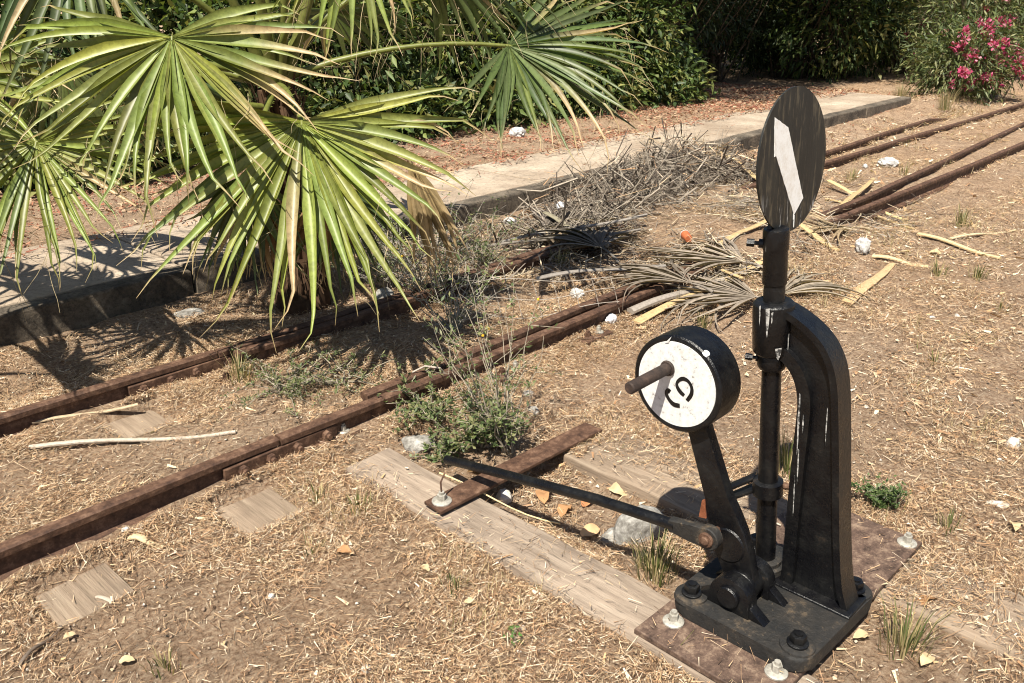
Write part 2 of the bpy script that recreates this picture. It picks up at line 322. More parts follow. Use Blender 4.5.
def flatbolt(parent, p, name='bolt', wm='galvanised', r=.024):
    p = Vector(p); bm = bmesh.new(); hexbolt(bm, p+Vector((0, 0, .006)), (0, 0, 1), r*.52, .022, random.random()); tube(bm, [p+Vector((0, 0, .028)), p+Vector((0, 0, .036))], r*.32, 8)
    b = bm_link(name, bm, wm, parent)
    bm = bmesh.new(); lathe(bm, p, (0, 0, 1), [(0, r*1.1), (.004, r*1.1), (.008, r*.9)], 20); bm_link('washer', bm, wm, b, smooth=40)
for (px, py, lab) in ((330, 440, 'rusty chair plate with a bolt at the foot of the near rail joint'), (98, 397, 'small bolted plate at the foot of the far rail, left'), (505, 375, 'bolted plate in front of the near rail, behind the spindly weed'), (590, 338, 'bolted plate in front of the near rail, left of the weight'), (232, 380, 'bolted plate in front of the far rail below the palm')):
    p = gp(px, py, .0); e = empty('rail_chair', (p.x, p.y, .0), label=lab, cat='rail chair', group='rail chairs')
    bm = bmesh.new(); box(bm, (p.x+.02, p.y, .005), (.20, .10, .018), .004); bm_link('plate', bm, 'rust', e)
    flatbolt(e, (p.x-.03, p.y-.01, .014), wm='rust', r=.028); flatbolt(e, (p.x+.06, p.y-.005, .014), r=.022)

# ---------------------------------------------------------------- timber sleepers
def sleeper(x0, x1, y0, y1, zt, m, label, th=.14, tilt=0.):
    bm = bmesh.new(); prism(bm, [(x0, y0, zt-th), (x1, y0, zt-th), (x1, y1, zt-th), (x0, y1, zt-th)], (0, 0, th), .007, 2)
    bmesh.ops.subdivide_edges(bm, edges=[e for e in bm.edges if e.calc_length() > .5], cuts=30, use_grid_fill=True)
    for v in bm.verts:
        k = v.co.y; v.co.x += .010*float(vnoise([k], [v.co.x*0+x0+(v.co.x > (x0+x1)/2)], 6, 8)[0]); v.co.z += .008*float(vnoise([k], [v.co.x*9], 7, 9)[0])
    return bm_link('sleeper', bm, m, smooth=40, label=label, cat='sleeper', group='timber sleepers')
s1 = sleeper(1.535, 1.735, .30, 2.26, .008, 'sleeper_wood', 'pale weathered sleeper running from the rusty base plate to the near rail')
s2 = sleeper(2.14, 2.42, -.6, 1.76, .006, 'sleeper_wood_grey', 'grey-brown sleeper under the far half of the base plate, with a long crack')
bm = bmesh.new(); tube(bm, [(2.235, 1.70, .0), (2.25, 1.4, .0), (2.262, 1.05, .0)], [.001, .0045, .002], 6); bm_link('crack', bm, 'rust', s2)
sleeper(1.10, 1.31, 2.16, 3.75, -.022, 'sleeper_wood_grey', 'buried sleeper showing as a square patch below the near rail joint')
sleeper(.53, .74, 2.17, 3.8, -.024, 'sleeper_wood_grey', 'buried sleeper showing as a patch near the left edge in front of the near rail')

# iron strap across the two sleepers
st = empty('iron_strap', (1.62, 1.82, 0), label='flat rusty iron strap bolted across the pale sleeper, under the rod', cat='strap')
bm = bmesh.new(); box(bm, (1.955, 1.805, .027), (.79, .085, .014), .003, rz=-.045); bm_link('bar', bm, 'rust', st)
flatbolt(st, (1.60, 1.822, .034), r=.030)
bm = bmesh.new(); tube(bm, [(1.60, 1.822, .066), (1.605, 1.83, .10), (1.63, 1.835, .125)], .003, 6); bm_link('wire', bm, 'rust', st)

# ---------------------------------------------------------------- switch stand
SX, SY, SZ = -.0576, .0611, .06
def ln(x, y, z): return Vector((x+SX*(z-SZ), y+SY*(z-SZ), z))      # the uprights lean a little
ss = empty('switch_stand', (1.9, .8, .012), label='black cast iron switch stand with target disc, round weight and painted number 9', cat='switch stand')
bm = bmesh.new(); prism(bm, [(1.54, .625, .010), (2.455, .605, .010), (2.47, .985, .010), (1.545, 1.015, .010)], (0, 0, .018), .003)
plate = bm_link('bed_plate', bm, 'plate_rust', ss, label='rusty flat steel bed plate')
for p in ((1.637, .955), (2.416, .637), (1.655, .668), (2.40, .94)): flatbolt(ss, (*p, .028), r=.026)
# base casting: plate with rounded ears
def rounded(pts, r, n=6):
    out = []; m = len(pts)
    for i, p in enumerate(pts):
        p = Vector(p); a = (Vector(pts[i-1])-p).normalized(); b = (Vector(pts[(i+1) % m])-p).normalized(); rr = r[i] if hasattr(r, '__len__') else r
        if rr < .002: out.append(p); continue
        for k in range(n+1):
            t = k/n; q0 = p+a*rr; q1 = p+b*rr; out.append((q0*(1-t)**2+p*2*t*(1-t)+q1*t*t))
    return out
bm = bmesh.new(); prism(bm, [(q.x, q.y, .029) for q in rounded([(1.672, .610, 0), (2.085, .592, 0), (2.075, .985, 0), (1.668, .995, 0)], .06, 8)], (0, 0, .044), .008, 3)
for (bx, by) in ((1.713, .952), (1.728, .655), (2.030, .640), (2.025, .935)): lathe(bm, (bx, by, .066), (0, 0, 1), [(0, .046), (.012, .043), (.014, .036)], 24)
base = bm_link('base_casting', bm, 'dusty_iron', ss, smooth=35, label='dusty black base casting')
for (bx, by) in ((1.713, .952), (1.728, .655), (2.030, .640), (2.025, .935)):
    bm = bmesh.new(); lathe(bm, (bx, by, .080), (0, 0, 1), [(0, .027), (.005, .027), (.007, .023)], 20); hexbolt(bm, (bx, by, .086), (0, 0, 1), .0205, .022, random.random()); tube(bm, [(bx, by, .107), (bx, by, .113)], .011, 10)
    bm_link('bolt', bm, 'iron_paint', base, smooth=30)
# pedestal: I-section post bowing over to the socket, in the plane x = 1.965
inner = [(.815, .060), (.803, .10), (.798, .20), (.790, .40), (.780, .58), (.779, .635), (.788, .68), (.806, .712), (.832, .732), (.866, .742)]
outer = [(.606, .060), (.622, .10), (.636, .16), (.650, .30), (.662, .48), (.672, .62), (.680, .70), (.694, .755), (.720, .800), (.757, .832), (.795, .852), (.835, .866)]
def strip(bm, path, x0, x1, t, inward):
    """a flange: ribbon along path (y, z) of thickness t"""
    n = len(path); A = []
    for i, (y, z) in enumerate(path):
        a = path[max(i-1, 0)]; b = path[min(i+1, n-1)]; d = Vector((b[0]-a[0], b[1]-a[1], 0)).normalized(); nn = Vector((-d.y, d.x, 0))*inward
        A.append([bm.verts.new(ln(xx, y+nn.x*k, z+nn.y*k)) for xx, k in ((x0, 0), (x1, 0), (x1, t), (x0, t))])
    for p, q in zip(A, A[1:]):
        for k in range(4): bm.faces.new((p[k], p[(k+1) % 4], q[(k+1) % 4], q[k]))
    bm.faces.new(A[0]); bm.faces.new(A[-1][::-1])
def smooth_path(path, n=5):
    P = [Vector((p[0], p[1], 0)) for p in path]; out = []
    for i in range(len(P)-1):
        a, b, c, d = P[max(i-1, 0)], P[i], P[i+1], P[min(i+2, len(P)-1)]
        for k in range(n):
            t = k/n; q = .5*((2*b)+(c-a)*t+(2*a-5*b+4*c-d)*t*t+(3*b-a-3*c+d)*t**3); out.append((q.x, q.y))
    out.append((path[-1][0], path[-1][1])); return out
PI_, PO = smooth_path(inner), smooth_path(outer); xc = 1.965
post = bmesh.new(); strip(post, PI_, xc-.036, xc+.036, .034, 1); strip(post, PO, xc-.036, xc+.036, .018, -1)
bmesh.ops.bevel(post, geom=[e for e in post.edges if e.is_manifold and e.calc_face_angle(0) > 1.2], offset=.006, segments=2, affect='EDGES')
def resample(path, n):
    P = [Vector((p[0], p[1], 0)) for p in path]; d = [0]
    for a, b in zip(P, P[1:]): d.append(d[-1]+(b-a).length)
    out = []
    for i in range(n):
        t = d[-1]*i/(n-1); j = max(k for k in range(len(d)) if d[k] <= t+1e-9); j = min(j, len(P)-2); u = (t-d[j])/(d[j+1]-d[j]); out.append(P[j].lerp(P[j+1], u))
    return out
RI, RO = resample(PI_, 40), resample(PO, 40)
vv = [[post.verts.new(ln(xx, *(q.x, q.y))) for xx in (xc-.018, xc+.018) for q in (i_.lerp(o_, .04), i_.lerp(o_, .96))] for i_, o_ in zip(RI, RO)]
for a, b in zip(vv, vv[1:]):
    post.faces.new((a[0], a[1], b[1], b[0])); post.faces.new((a[2], b[2], b[3], a[3])); post.faces.new((a[0], b[0], b[2], a[2])); post.faces.new((a[1], a[3], b[3], b[1]))
# spread foot of the pedestal
prism(post, [(1.905, .600, .066), (2.025, .600, .066), (2.025, .822, .066), (1.905, .822, .066)], (0, 0, .014), .006, 3)
ped = bm_link('pedestal', post, 'iron_paint', ss, smooth=40)
bm = bmesh.new(); xd = xc-.0375      # runs of white paint
for (y_, z_, l_, w_) in ((.772, .655, .17, .0028), (.768, .50, .10, .002), (.760, .60, .05, .0022), (.775, .42, .12, .0016), (.700, .64, .10, .0014)):
    prism(bm, [ln(xd, y_-w_*.6, z_), ln(xd, y_+w_*.4, z_+.004), ln(xd, y_+w_, z_-l_*.45), ln(xd, y_+w_*.2, z_-l_), ln(xd, y_-w_*.4, z_-l_*.9), ln(xd, y_-w_, z_-l_*.4)], (-.001, 0, 0))
bm_link('paint_run', bm, 'paint_run', ped)
MX, MY = 1.954, .863
def lat(bm, prof, n=36, x=MX, y=MY):
    tube(bm, [ln(x, y, z) for z, r in prof], [r for z, r in prof], n)
bm = bmesh.new(); lat(bm, [(.735, .044), (.742, .049), (.850, .051), (.866, .050), (.872, .044), (.873, .034)]); sock = bm_link('socket', bm, 'iron_paint', ss, smooth=40)
bm = bmesh.new()
for (th, z_, l_, w_) in ((3.35, .866, .075, .10), (3.55, .858, .03, .05), (2.95, .868, .05, .05), (4.4, .80, .05, .04), (3.9, .765, .03, .16)):
    pp = [];
    for (da, dz) in ((-w_, 0), (w_, .003), (w_*.7, -l_*.5), (0, -l_), (-w_*.5, -l_*.8)): pp.append(ln(MX+.0522*math.cos(th+da), MY+.0522*math.sin(th+da), z_+dz))
    bm.faces.new([bm.verts.new(q_) for q_ in pp])
bm_link('paint_run', bm, 'paint_run', sock)
bm = bmesh.new(); lat(bm, [(.10, .026), (.12, .027), (.70, .0245), (.735, .0245)]); mast = bm_link('mast', bm, 'iron_paint', ss, smooth=40)
bm = bmesh.new(); lat(bm, [(.690, .026), (.692, .032), (.702, .037), (.735, .037), (.739, .034)]); col = bm_link('collar', bm, 'iron_paint', mast, smooth=40)
def setscrew(par, z, L, r):
    bm = bmesh.new(); a = ln(MX-.009, MY+.018, z); d = Vector((-.45, .89, 0)).normalized(); tube(bm, [a, a+d*L], r*.5, 10); tube(bm, [a+d*(L-.012), a+d*(L+.006)], r, 6); tube(bm, [a+d*.005, a+d*.02], r*1.1, 10); bm_link('set_screw', bm, 'iron_paint', par, smooth=30)
setscrew(col, .715, .040, .009)
bm = bmesh.new(); lat(bm, [(.868, .026), (.96, .026)]); bm_link('mast_neck', bm, 'iron_paint', ss, smooth=40)
bm = bmesh.new(); lat(bm, [(.915, .026), (.916, .028), (.919, .0295), (1.00, .029), (1.006, .031), (1.046, .0315), (1.054, .030), (1.058, .024)]); slv = bm_link('mast_sleeve', bm, 'iron_paint', ss, smooth=40)
setscrew(slv, 1.015, .042, .010)
bm = bmesh.new(); lat(bm, [(.075, .052), (.095, .052), (.10, .044), (.112, .044), (.116, .034)]); bm_link('foot_bearing', bm, 'dusty_iron', base, smooth=40)
# target disc: a sheet in the x-z plane
DC, DR = (2.020, 1.206), .170
bm = bmesh.new(); prism(bm, [ln(DC[0]+DR*math.cos(t), MY-.0045, DC[1]+DR*1.0*math.sin(t)) for t in [2*math.pi*k/72 for k in range(72)]], (0, .005, 0), .001, 1)
disc = bm_link('target_disc', bm, 'disc_paint', ss, smooth=35)
disc.data.transform(Matrix.Translation((-2.0, 0, -1.03))); disc.matrix_parent_inverse = Matrix.Translation(-ss.location+Vector((2.0, 0, 1.03)))
bm = bmesh.new(); poly = [(1.9193, 1.3168), (1.9840, 1.2885), (2.0756, 1.1081), (2.0305, 1.0741), (1.9300, 1.2300), (1.9225, 1.2285)]
dense = []
for a, b in zip(poly, poly[1:]+poly[:1]):
    n = max(2, int(math.dist(a, b)/.008))
    for k in range(n): dense.append((a[0]+(b[0]-a[0])*k/n+(random.uniform(-.0006, .0006) if k else 0), a[1]+(b[1]-a[1])*k/n+(random.uniform(-.0006, .0006) if k else 0)))
prism(bm, [ln(a, MY-.0056, b) for a, b in dense], (0, .0012, 0))
for (dx, dz, l) in ((2.0325, 1.073, .03), (2.029, 1.078, .015)): prism(bm, [ln(dx-.0015, MY-.0056, dz), ln(dx+.0015, MY-.0056, dz), ln(dx+.001, MY-.0056, dz-l), ln(dx-.001, MY-.0056, dz-l)], (0, .0012, 0))
bm_link('white_stripe', bm, 'stripe_paint', disc, label='white painted slanting bar')
disc.children[0].matrix_parent_inverse = disc.matrix_parent_inverse.inverted() @ Matrix.Translation(-ss.location)
# bracket holding the disc
bm = bmesh.new(); prism(bm, [ln(1.925, MY+.0012, 1.04), ln(1.99, MY+.0012, 1.04), ln(2.01, MY+.0012, 1.085), ln(1.945, MY+.0012, 1.095)], (0, .012, 0), .002); bm_link('bracket', bm, 'iron_paint', slv)
# lever, weight
PV = (.850, .118); WC = (1.075, .645); LX = 1.80
def lev(y, z, x): return Vector((x, y, z))
dirv = Vector((WC[0]-PV[0], WC[1]-PV[1], 0)).normalized(); nrm = Vector((-dirv.y, dirv.x, 0))
def lp(s, w_): return (PV[0]+dirv.x*s+nrm.x*w_, PV[1]+dirv.y*s+nrm.y*w_)
Lw = [(0, .045), (.04, .045), (.09, .052), (.15, .055), (.20, .046), (.25, .036), (.44, .030), (.50, .030)]
path = [lp(s, w_) for s, w_ in Lw]+[lp(s, -w_*.95) for s, w_ in reversed(Lw)]
bm = bmesh.new(); prism(bm, [(LX-.016, y, z) for y, z in path], (.032, 0, 0), .005, 2)
q = lp(0, 0); tube(bm, [(LX-.028, q[0], q[1]), (LX+.028, q[0], q[1])], .046, 28, bevel=.004)
q = lp(.115, -.005); tube(bm, [(LX-.020, q[0], q[1]), (LX+.03, q[0], q[1])], .050, 28, bevel=.004)
lever = bm_link('lever', bm, 'iron_paint', ss, smooth=35)
bm = bmesh.new(); lathe(bm, (1.752, WC[0], WC[1]), (1, 0, 0), [(.0035, .114), (0, .116), (-.0015, .121), (0, .127), (.004, .131), (.094, .131), (.100, .127), (.101, .10)], 64)
wt = bm_link('weight', bm, 'iron_paint', ss, smooth=30)
bm = bmesh.new(); lathe(bm, (1.751, WC[0], WC[1]), (1, 0, 0), [(0, .115), (.002, .1155)], 64); bm_link('weight_face', bm, 'white_paint', wt, label='white painted front of the weight')
# brush slips of white over the rim
bm = bmesh.new(); prism(bm, [(1.7498, WC[0]+.030, WC[1]+.108), (1.7498, WC[0]+.040, WC[1]+.105), (1.7498, WC[0]+.022, WC[1]+.1275)], (-.0012, 0, 0))
lathe(bm, (1.7605, WC[0]-.075, WC[1]+.1075), (0, -.57, .82), [(-.004, .012), (.0012, .008)], 10); bm_link('paint_slip', bm, 'white_paint', wt)
def ribbon(bm, pts, w_, x):
    P = smooth_path(pts, 6); n = len(P); A = []
    for i, (y, z) in enumerate(P):
        a = P[max(i-1, 0)]; b = P[min(i+1, n-1)]; d = Vector((b[0]-a[0], b[1]-a[1], 0)).normalized(); k = w_*(.92+.14*math.sin(i*.33)); m_ = Vector((-d.y, d.x, 0))*k
        A.append([bm.verts.new((xx, y+s*m_.x, z+s*m_.y)) for xx, s in ((x, -1), (x, 1), (x+.0012, 1), (x+.0012, -1))])
    for p, q in zip(A, A[1:]):
        for k in range(4): bm.faces.new((p[k], p[(k+1) % 4], q[(k+1) % 4], q[k]))
    bm.faces.new(A[0]); bm.faces.new(A[-1][::-1])
bm = bmesh.new()
ribbon(bm, [(1.0382, .6122), (1.0272, .6344), (1.029, .6543), (1.0409, .6667), (1.0562, .6679), (1.0684, .6579), (1.0717, .6444), (1.0617, .6312), (1.0479, .6234)], .0050, 1.7498)
ribbon(bm, [(1.0582, .5907), (1.0758, .5888), (1.0899, .5966), (1.1, .61), (1.0965, .6217), (1.0896, .6198)], .0058, 1.7496)
bm_link('number_nine', bm, 'iron_paint', wt, label='black painted figure 9')
bm = bmesh.new(); tube(bm, [(1.752, 1.101, .684), (1.582, 1.101, .684)], .0155, 20, bevel=.003); tube(bm, [(1.751, 1.101, .684), (1.742, 1.101, .684)], .021, 20, bevel=.003); bm_link('handle', bm, 'dark_handle', wt, smooth=35, label='worn dark handle peg')
# pivot bearing on the base casting
def bearing(x0, x1, par=base):
    prof = rounded([(PV[0]-.060, .072, 0), (PV[0]-.056, .165, 0), (PV[0]+.052, .170, 0), (PV[0]+.062, .072, 0)], [.001, .06, .06, .001], 8)
    bm = bmesh.new(); prism(bm, [(x0, q.x, q.y) for q in prof], (x1-x0, 0, 0), .006, 2)
    for s in (-1, 1): prism(bm, [(x0+.004, PV[0]+s*.048, .072), (x0+.004, PV[0]+s*.105, .072), (x0+.004, PV[0]+s*.05, .112)], (x1-x0-.008, 0, 0), .003)
    bm_link('pivot_bearing', bm, 'iron_paint', par, smooth=40)
bearing(1.726, 1.768); bearing(1.832, 1.868)
bm = bmesh.new(); tube(bm, [(1.712, PV[0], PV[1]), (1.885, PV[0], PV[1])], .031, 28, bevel=.004); bm_link('pivot_pin', bm, 'iron_paint', base, smooth=40)
# operating rod with its clevis
bm = bmesh.new(); tube(bm, [(1.742, 1.035, .242), (1.741, 1.30, .206), (1.739, 1.70, .131), (1.737, 1.86, .100), (1.736, 1.945, .083)], [.0165, .016, .0155, .0155, .0155], 14)
rod = bm_link('operating_rod', bm, 'iron_paint', ss, smooth=40, label='long black iron rod running to the track')
bm = bmesh.new()
cp = [(.905, .256), (.91, .277), (.930, .285), (.985, .272), (1.05, .260), (1.06, .240), (1.05, .222), (.985, .222), (.930, .222), (.91, .232)]
prism(bm, [(1.728, y, z) for y, z in cp], (.026, 0, 0), .005, 2); tube(bm, [(1.727, .932, .253), (1.757, .932, .253)], .033, 24, bevel=.003)
cl = bm_link('clevis', bm, 'dusty_iron', rod, smooth=35)
bm = bmesh.new(); tube(bm, [(1.714, .932, .253), (1.80, .932, .253)], .012, 14, bevel=.002); tube(bm, [(1.720, .932, .253), (1.730, .932, .253)], .021, 18, bevel=.002); bm_link('clevis_pin', bm, 'rust', cl, smooth=40)
bm = bmesh.new(); prism(bm, [(1.779, .968, .275), (1.779, .990, .27), (1.779, .985, .325), (1.779, .978, .33)], (.006, 0, 0), .001); bm_link('rust_patch', bm, 'orange_rust', lever)
# crank on the mast
bm = bmesh.new(); lat(bm, [(.318, .030), (.320, .040), (.360, .040), (.363, .030)])
c0 = ln(MX, MY, .34)
for s in (-1, 1): prism(bm, [c0+Vector((-.02, .03+s*.004, s*.016-.006)), c0+Vector((.02, .045, s*.016-.006)), Vector((1.86, .985, .30+s*.016)), Vector((1.825, .975, .30+s*.016))], (0, 0, .012), .003)
cr = bm_link('crank', bm, 'iron_paint', mast, smooth=35)
bm = bmesh.new(); tube(bm, [(1.843, .972, .265), (1.843, .972, .345)], .012, 14, bevel=.002); tube(bm, [(1.843, .972, .333), (1.843, .972, .352)], .018, 12, bevel=.003); bm_link('crank_pin', bm, 'iron_paint', cr, smooth=40)
bm = bmesh.new(); tube(bm, [(1.843, .972, .30), (1.82, .955, .25), (1.815, .945, .22)], [.016, .018, .018], 12, bevel=.002); bm_link('link', bm, 'rust', cr, smooth=40)
bm = bmesh.new(); a = c0+Vector((.02, -.01, .0)); tube(bm, [a, a+Vector((.02, -.07, .012))], .009, 10); tube(bm, [a+Vector((.016, -.06, .010)), a+Vector((.021, -.075, .013))], .016, 6); bm_link('clamp_bolt', bm, 'rust', cr, smooth=30)

# ---------------------------------------------------------------- palm
PALM = Vector((2.42, 3.82, 0))
def leaflet_np(hub, d, up, L, wid, droop, rg, green, dry, fold=.35, curl=0., nseg=11, base=.0):
    """one blade: V-folded strip that sags under its own weight"""
    d = Vector(d).normalized(); p = Vector(hub)+d*base; V = []; C = []; step = (L-base)/nseg; g = Vector((0, 0, -1)); tw = rg.uniform(-.25, .25); sidew = rg.uniform(-1, 1)*curl
    for i in range(nseg+1):
        t = i/nseg; s = d.cross(up).normalized(); n = s.cross(d).normalized()
        ca, sa = math.cos(tw*t), math.sin(tw*t); s2 = s*ca+n*sa; n2 = n*ca-s*sa
        prof = (.14+.86*min(1, t/.40)**.9) if t < .40 else max(.03, (1-(t-.40)/.60)**1.15)
        hw = wid*.5*prof
        V += [p-s2*hw+n2*hw*fold, p, p+s2*hw+n2*hw*fold]
        k = np.clip((t-(1-dry))/max(dry*.6, 1e-3), 0, 1) if dry > 0 else 0
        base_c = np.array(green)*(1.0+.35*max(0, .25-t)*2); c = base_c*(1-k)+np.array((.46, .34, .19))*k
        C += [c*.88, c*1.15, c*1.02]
        dd = droop*(t**1.2)*.35; d = (d+g*dd+s*sidew*t*.25+(Vector((rg.uniform(-1, 1), rg.uniform(-1, 1), rg.uniform(-1.2, .6)))*.42 if t > .76 else Vector((0, 0, 0)))).normalized(); p = p+d*step
    F = []
    for i in range(nseg):
        a = i*3; F += [(a, a+1, a+4, a+3), (a+1, a+2, a+5, a+4)]
    return np.array([tuple(v) for v in V]), np.array(F), np.array(C)
def frond(parent, hub, mid, side, L, a0, a1, n, droop, seed, green=(.155, .20, .038), dry=.14, wid=.052, start=None, name='frond', pet=(.20, .22, .05), matl='palm_leaf', curl=.5, jit=.05, dryside=None, bowl=.10, lab=None, pr=1., floor=False, **tags):
    rg = random.Random(seed); hub = Vector(hub); mid = Vector(mid).normalized(); side = Vector(side); side = (side-mid*side.dot(mid)).normalized(); nrm = side.cross(mid).normalized()
    if nrm.z < 0: nrm = -nrm
    bm = bmesh.new(); st_ = Vector(start) if start is not None else hub-mid*.3
    mp = (st_+hub)/2+Vector((0, 0, .12*(hub-st_).length)); pts = [st_.lerp(mp, t).lerp(mp.lerp(hub, t), t) for t in [i/8 for i in range(9)]]
    tube(bm, pts+[hub+mid*.06], [pr*q_ for q_ in (.021, .019, .017, .015, .0135, .012, .011, .010, .009, .004)], 8)
    if matl == 'palm_leaf':            # spines along the petiole
        for i in range(26):
            t = rg.uniform(.1, .95); k = min(int(t*8), 7); q = pts[k].lerp(pts[k+1], t*8-k); dd = (pts[k+1]-pts[k]).normalized(); s_ = dd.cross(nrm).normalized()*rg.choice((-1, 1))
            r_ = .019-.010*t; a_ = bm.verts.new(q+s_*r_*.8-dd*.004); b_ = bm.verts.new(q+s_*r_*.8+dd*.004); c_ = bm.verts.new(q+s_*(r_+.012)+dd*.006); bm.faces.new((a_, b_, c_))
    f = bm_link(name, bm, matl, parent, smooth=50, col=pet, **tags)
    if matl == 'palm_leaf':            # loose curly fibres hanging between the blades
        bm = bmesh.new()
        for i in range(22):
            a = rg.uniform(a0, a1); q = hub+(mid*math.cos(a)+side*math.sin(a))*L*rg.uniform(.35, .75); pts_ = [q]; dv = Vector((rg.uniform(-1, 1), rg.uniform(-1, 1), rg.uniform(-1, .3)))*.04
            for k in range(6): dv = (dv+Vector((rg.uniform(-1, 1), rg.uniform(-1, 1), rg.uniform(-1.1, .5)))*.02); pts_.append(pts_[-1]+dv*.8)
            tube(bm, pts_, [.0012]*5+[.0008, .0005], 3, caps=False)
        fb = bm_link('fibres', bm, 'dry_frond', None, col=(.42, .34, .20), kind='stuff'); fb.parent = f; fb.matrix_parent_inverse = f.matrix_parent_inverse.inverted() @ Matrix.Translation(-parent.location)
    for i in range(n):
        t = i/(n-1); a = a0+(a1-a0)*t+rg.uniform(-jit, jit); c = abs(2*t-1); ll = L*(1-.22*c*c)*rg.uniform(.80, 1.08)
        d = mid*math.cos(a)+side*math.sin(a)+nrm*(bowl*rg.uniform(.4, 1.6)); k = rg.uniform(.55, 1.25); gr = (green[0]*k*(rg.uniform(.88, 1.14) if matl == 'palm_leaf' else 1.04), green[1]*k, green[2]*k*(rg.uniform(.9, 1.5) if matl == 'palm_leaf' else .95))
        dy = dry*rg.uniform(.5, 1.6)
        if matl == 'palm_leaf' and rg.random() < .07: dy = rg.uniform(.5, .95)
        if dryside and dryside[0] <= a <= dryside[1]: dy = rg.uniform(.45, .7)
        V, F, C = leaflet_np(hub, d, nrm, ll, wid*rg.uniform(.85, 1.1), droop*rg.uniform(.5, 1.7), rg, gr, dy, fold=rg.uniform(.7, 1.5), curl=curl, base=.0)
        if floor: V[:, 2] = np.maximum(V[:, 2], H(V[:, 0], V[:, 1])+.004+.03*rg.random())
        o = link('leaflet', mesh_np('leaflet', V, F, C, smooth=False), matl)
        o.parent = f; o.matrix_parent_inverse = f.matrix_parent_inverse.inverted() @ (Matrix.Translation(-parent.location) if parent is not None else Matrix.Identity(4)) if parent is not None else Matrix.Identity(4)
    return f
palm = empty('fan_palm', PALM, label='young fan palm with spreading green fronds between the track and platform', cat='palm')
CR = PALM+Vector((-.05, -.03, 1.12))
# trunk with shaggy leaf bases
bm = bmesh.new(); tr = [PALM+Vector((0, 0, -.1)), PALM+Vector((.01, 0, .3)), PALM+Vector((-.02, -.01, .7)), CR]; tube(bm, tr, [.15, .13, .12, .09], 18)
rg = random.Random(3)
for i in range(700):
    t = rg.uniform(.03, 1); z = 1.12*t; a = rg.uniform(0, 6.28); r = .13-.03*t; q = PALM+Vector((-.05*t+r*math.cos(a), -.03*t+r*math.sin(a), z)); o = Vector((math.cos(a), math.sin(a), 0)); s_ = Vector((-o.y, o.x, 0)); hh = rg.uniform(.05, .16); tip = q+o*rg.uniform(.02, .07)+Vector((0, 0, rg.choice((1, 1, -1))*hh)); w_ = rg.uniform(.002, .014)
    A = [bm.verts.new(x_) for x_ in (q-s_*w_, q+s_*w_, tip+s_*w_*.3, tip-s_*w_*.3)]; bm.faces.new(A)
bm_link('trunk', bm, 'bark', palm, col=(.085, .05, .03))
def at(px, py, dist):
    d = (FW*870+RT*(px-512)-UP*(py-341.5)).normalized(); return Vector((0, 0, 1.6))+d*dist
toC = -FW; DN = Vector((0, 0, -1)); R3 = RT
G1 = (.225, .26, .050); G2 = (.115, .155, .042)
frond(palm, at(302, 122, 3.62), DN*.9+toC*.45+R3*.10, R3, .90, -1.75, 1.62, 46, .10, 11, green=(.25, .29, .055), start=CR, dry=.13, wid=.050, jit=.07, curl=.2)
frond(palm, at(172, 38, 3.75), DN*.85+toC*.50+R3*.05, R3, .80, -1.85, 1.85, 42, .15, 12, green=G1, start=CR, dryside=(.55, 1.35), dry=.12, wid=.048, jit=.10, curl=.3)
frond(palm, at(36, 143, 3.95), DN*.75+toC*.4-R3*.05, R3, .66, -2.3, 2.3, 48, .25, 13, green=G1, start=CR+Vector((0, 0, -.1)), wid=.030, jit=.09, curl=.3)
frond(palm, at(508, 46, 4.5), R3*.95+DN*.12, DN*.62+toC*.6-R3*.2, .86, -1.1, 1.9, 40, .22, 14, green=G2, start=CR+Vector((0, 0, .03)), dry=.2, wid=.040, curl=.6, jit=.10)
frond(palm, at(75, -70, 4.2), DN*.55-R3*.5+toC*.3, R3*.6+DN*.3, .80, -1.5, 1.5, 30, .35, 15, green=G2, start=CR+Vector((0, 0, .1)), wid=.045, jit=.09)
frond(palm, at(352, -80, 3.7), DN*.9+toC*.2+R3*.1, R3, .52, -1.5, 1.5, 26, .55, 16, green=G1, start=CR+Vector((0, 0, .1)), wid=.038, jit=.1)
frond(palm, at(-45, 78, 4.3), DN*.6+R3*.3+toC*.3, R3, .60, -1.8, 1.8, 28, .4, 17, green=G1, start=CR+Vector((0, 0, .05)), wid=.048, jit=.08)
frond(palm, at(60, 60, 4.9), DN*.8-R3*.3, R3, .75, -1.6, 1.6, 26, .4, 18, green=G2, start=CR, wid=.045)
frond(palm, at(250, -150, 4.4), R3*.2+DN*.1+toC*.3+Vector((0, 0, .7)), R3, .85, -1.7, 1.7, 28, .3, 19, green=G2, start=CR+Vector((0, 0, .1)), wid=.05)
frond(palm, at(430, -45, 4.5), R3*.7+DN*.5, R3*.3-DN*.6+toC*.5, .75, -1.1, 1.3, 26, .45, 20, green=G2, start=CR+Vector((0, 0, .1)), wid=.04, jit=.1)
frond(palm, at(330, 10, 5.1), R3*.3+FW*.8+DN*.2, R3, .7, -1.7, 1.7, 22, .45, 21, green=G2, start=CR+Vector((0, 0, .08)), wid=.042)
frond(palm, at(170, 80, 4.9), -R3*.4+FW*.5+DN*.5, R3, .6, -1.7, 1.7, 22, .45, 22, green=G2, start=CR, wid=.042)
for (px_, py_, dd_) in ((215, -40, 4.3), (250, -60, 4.2), (288, -50, 4.25), (322, -45, 4.4)):      # stout leaf stalks rising out of the crown
    bm = bmesh.new(); a_ = CR+Vector((0, 0, -.08)); b_ = at(px_, py_, dd_); tube(bm, [a_, a_.lerp(b_, .3), a_.lerp(b_, .7), b_], [.040, .030, .022, .016], 8)
    bm_link('leaf_stalk', bm, 'palm_leaf', palm, smooth=60, col=(.19, .20, .05))
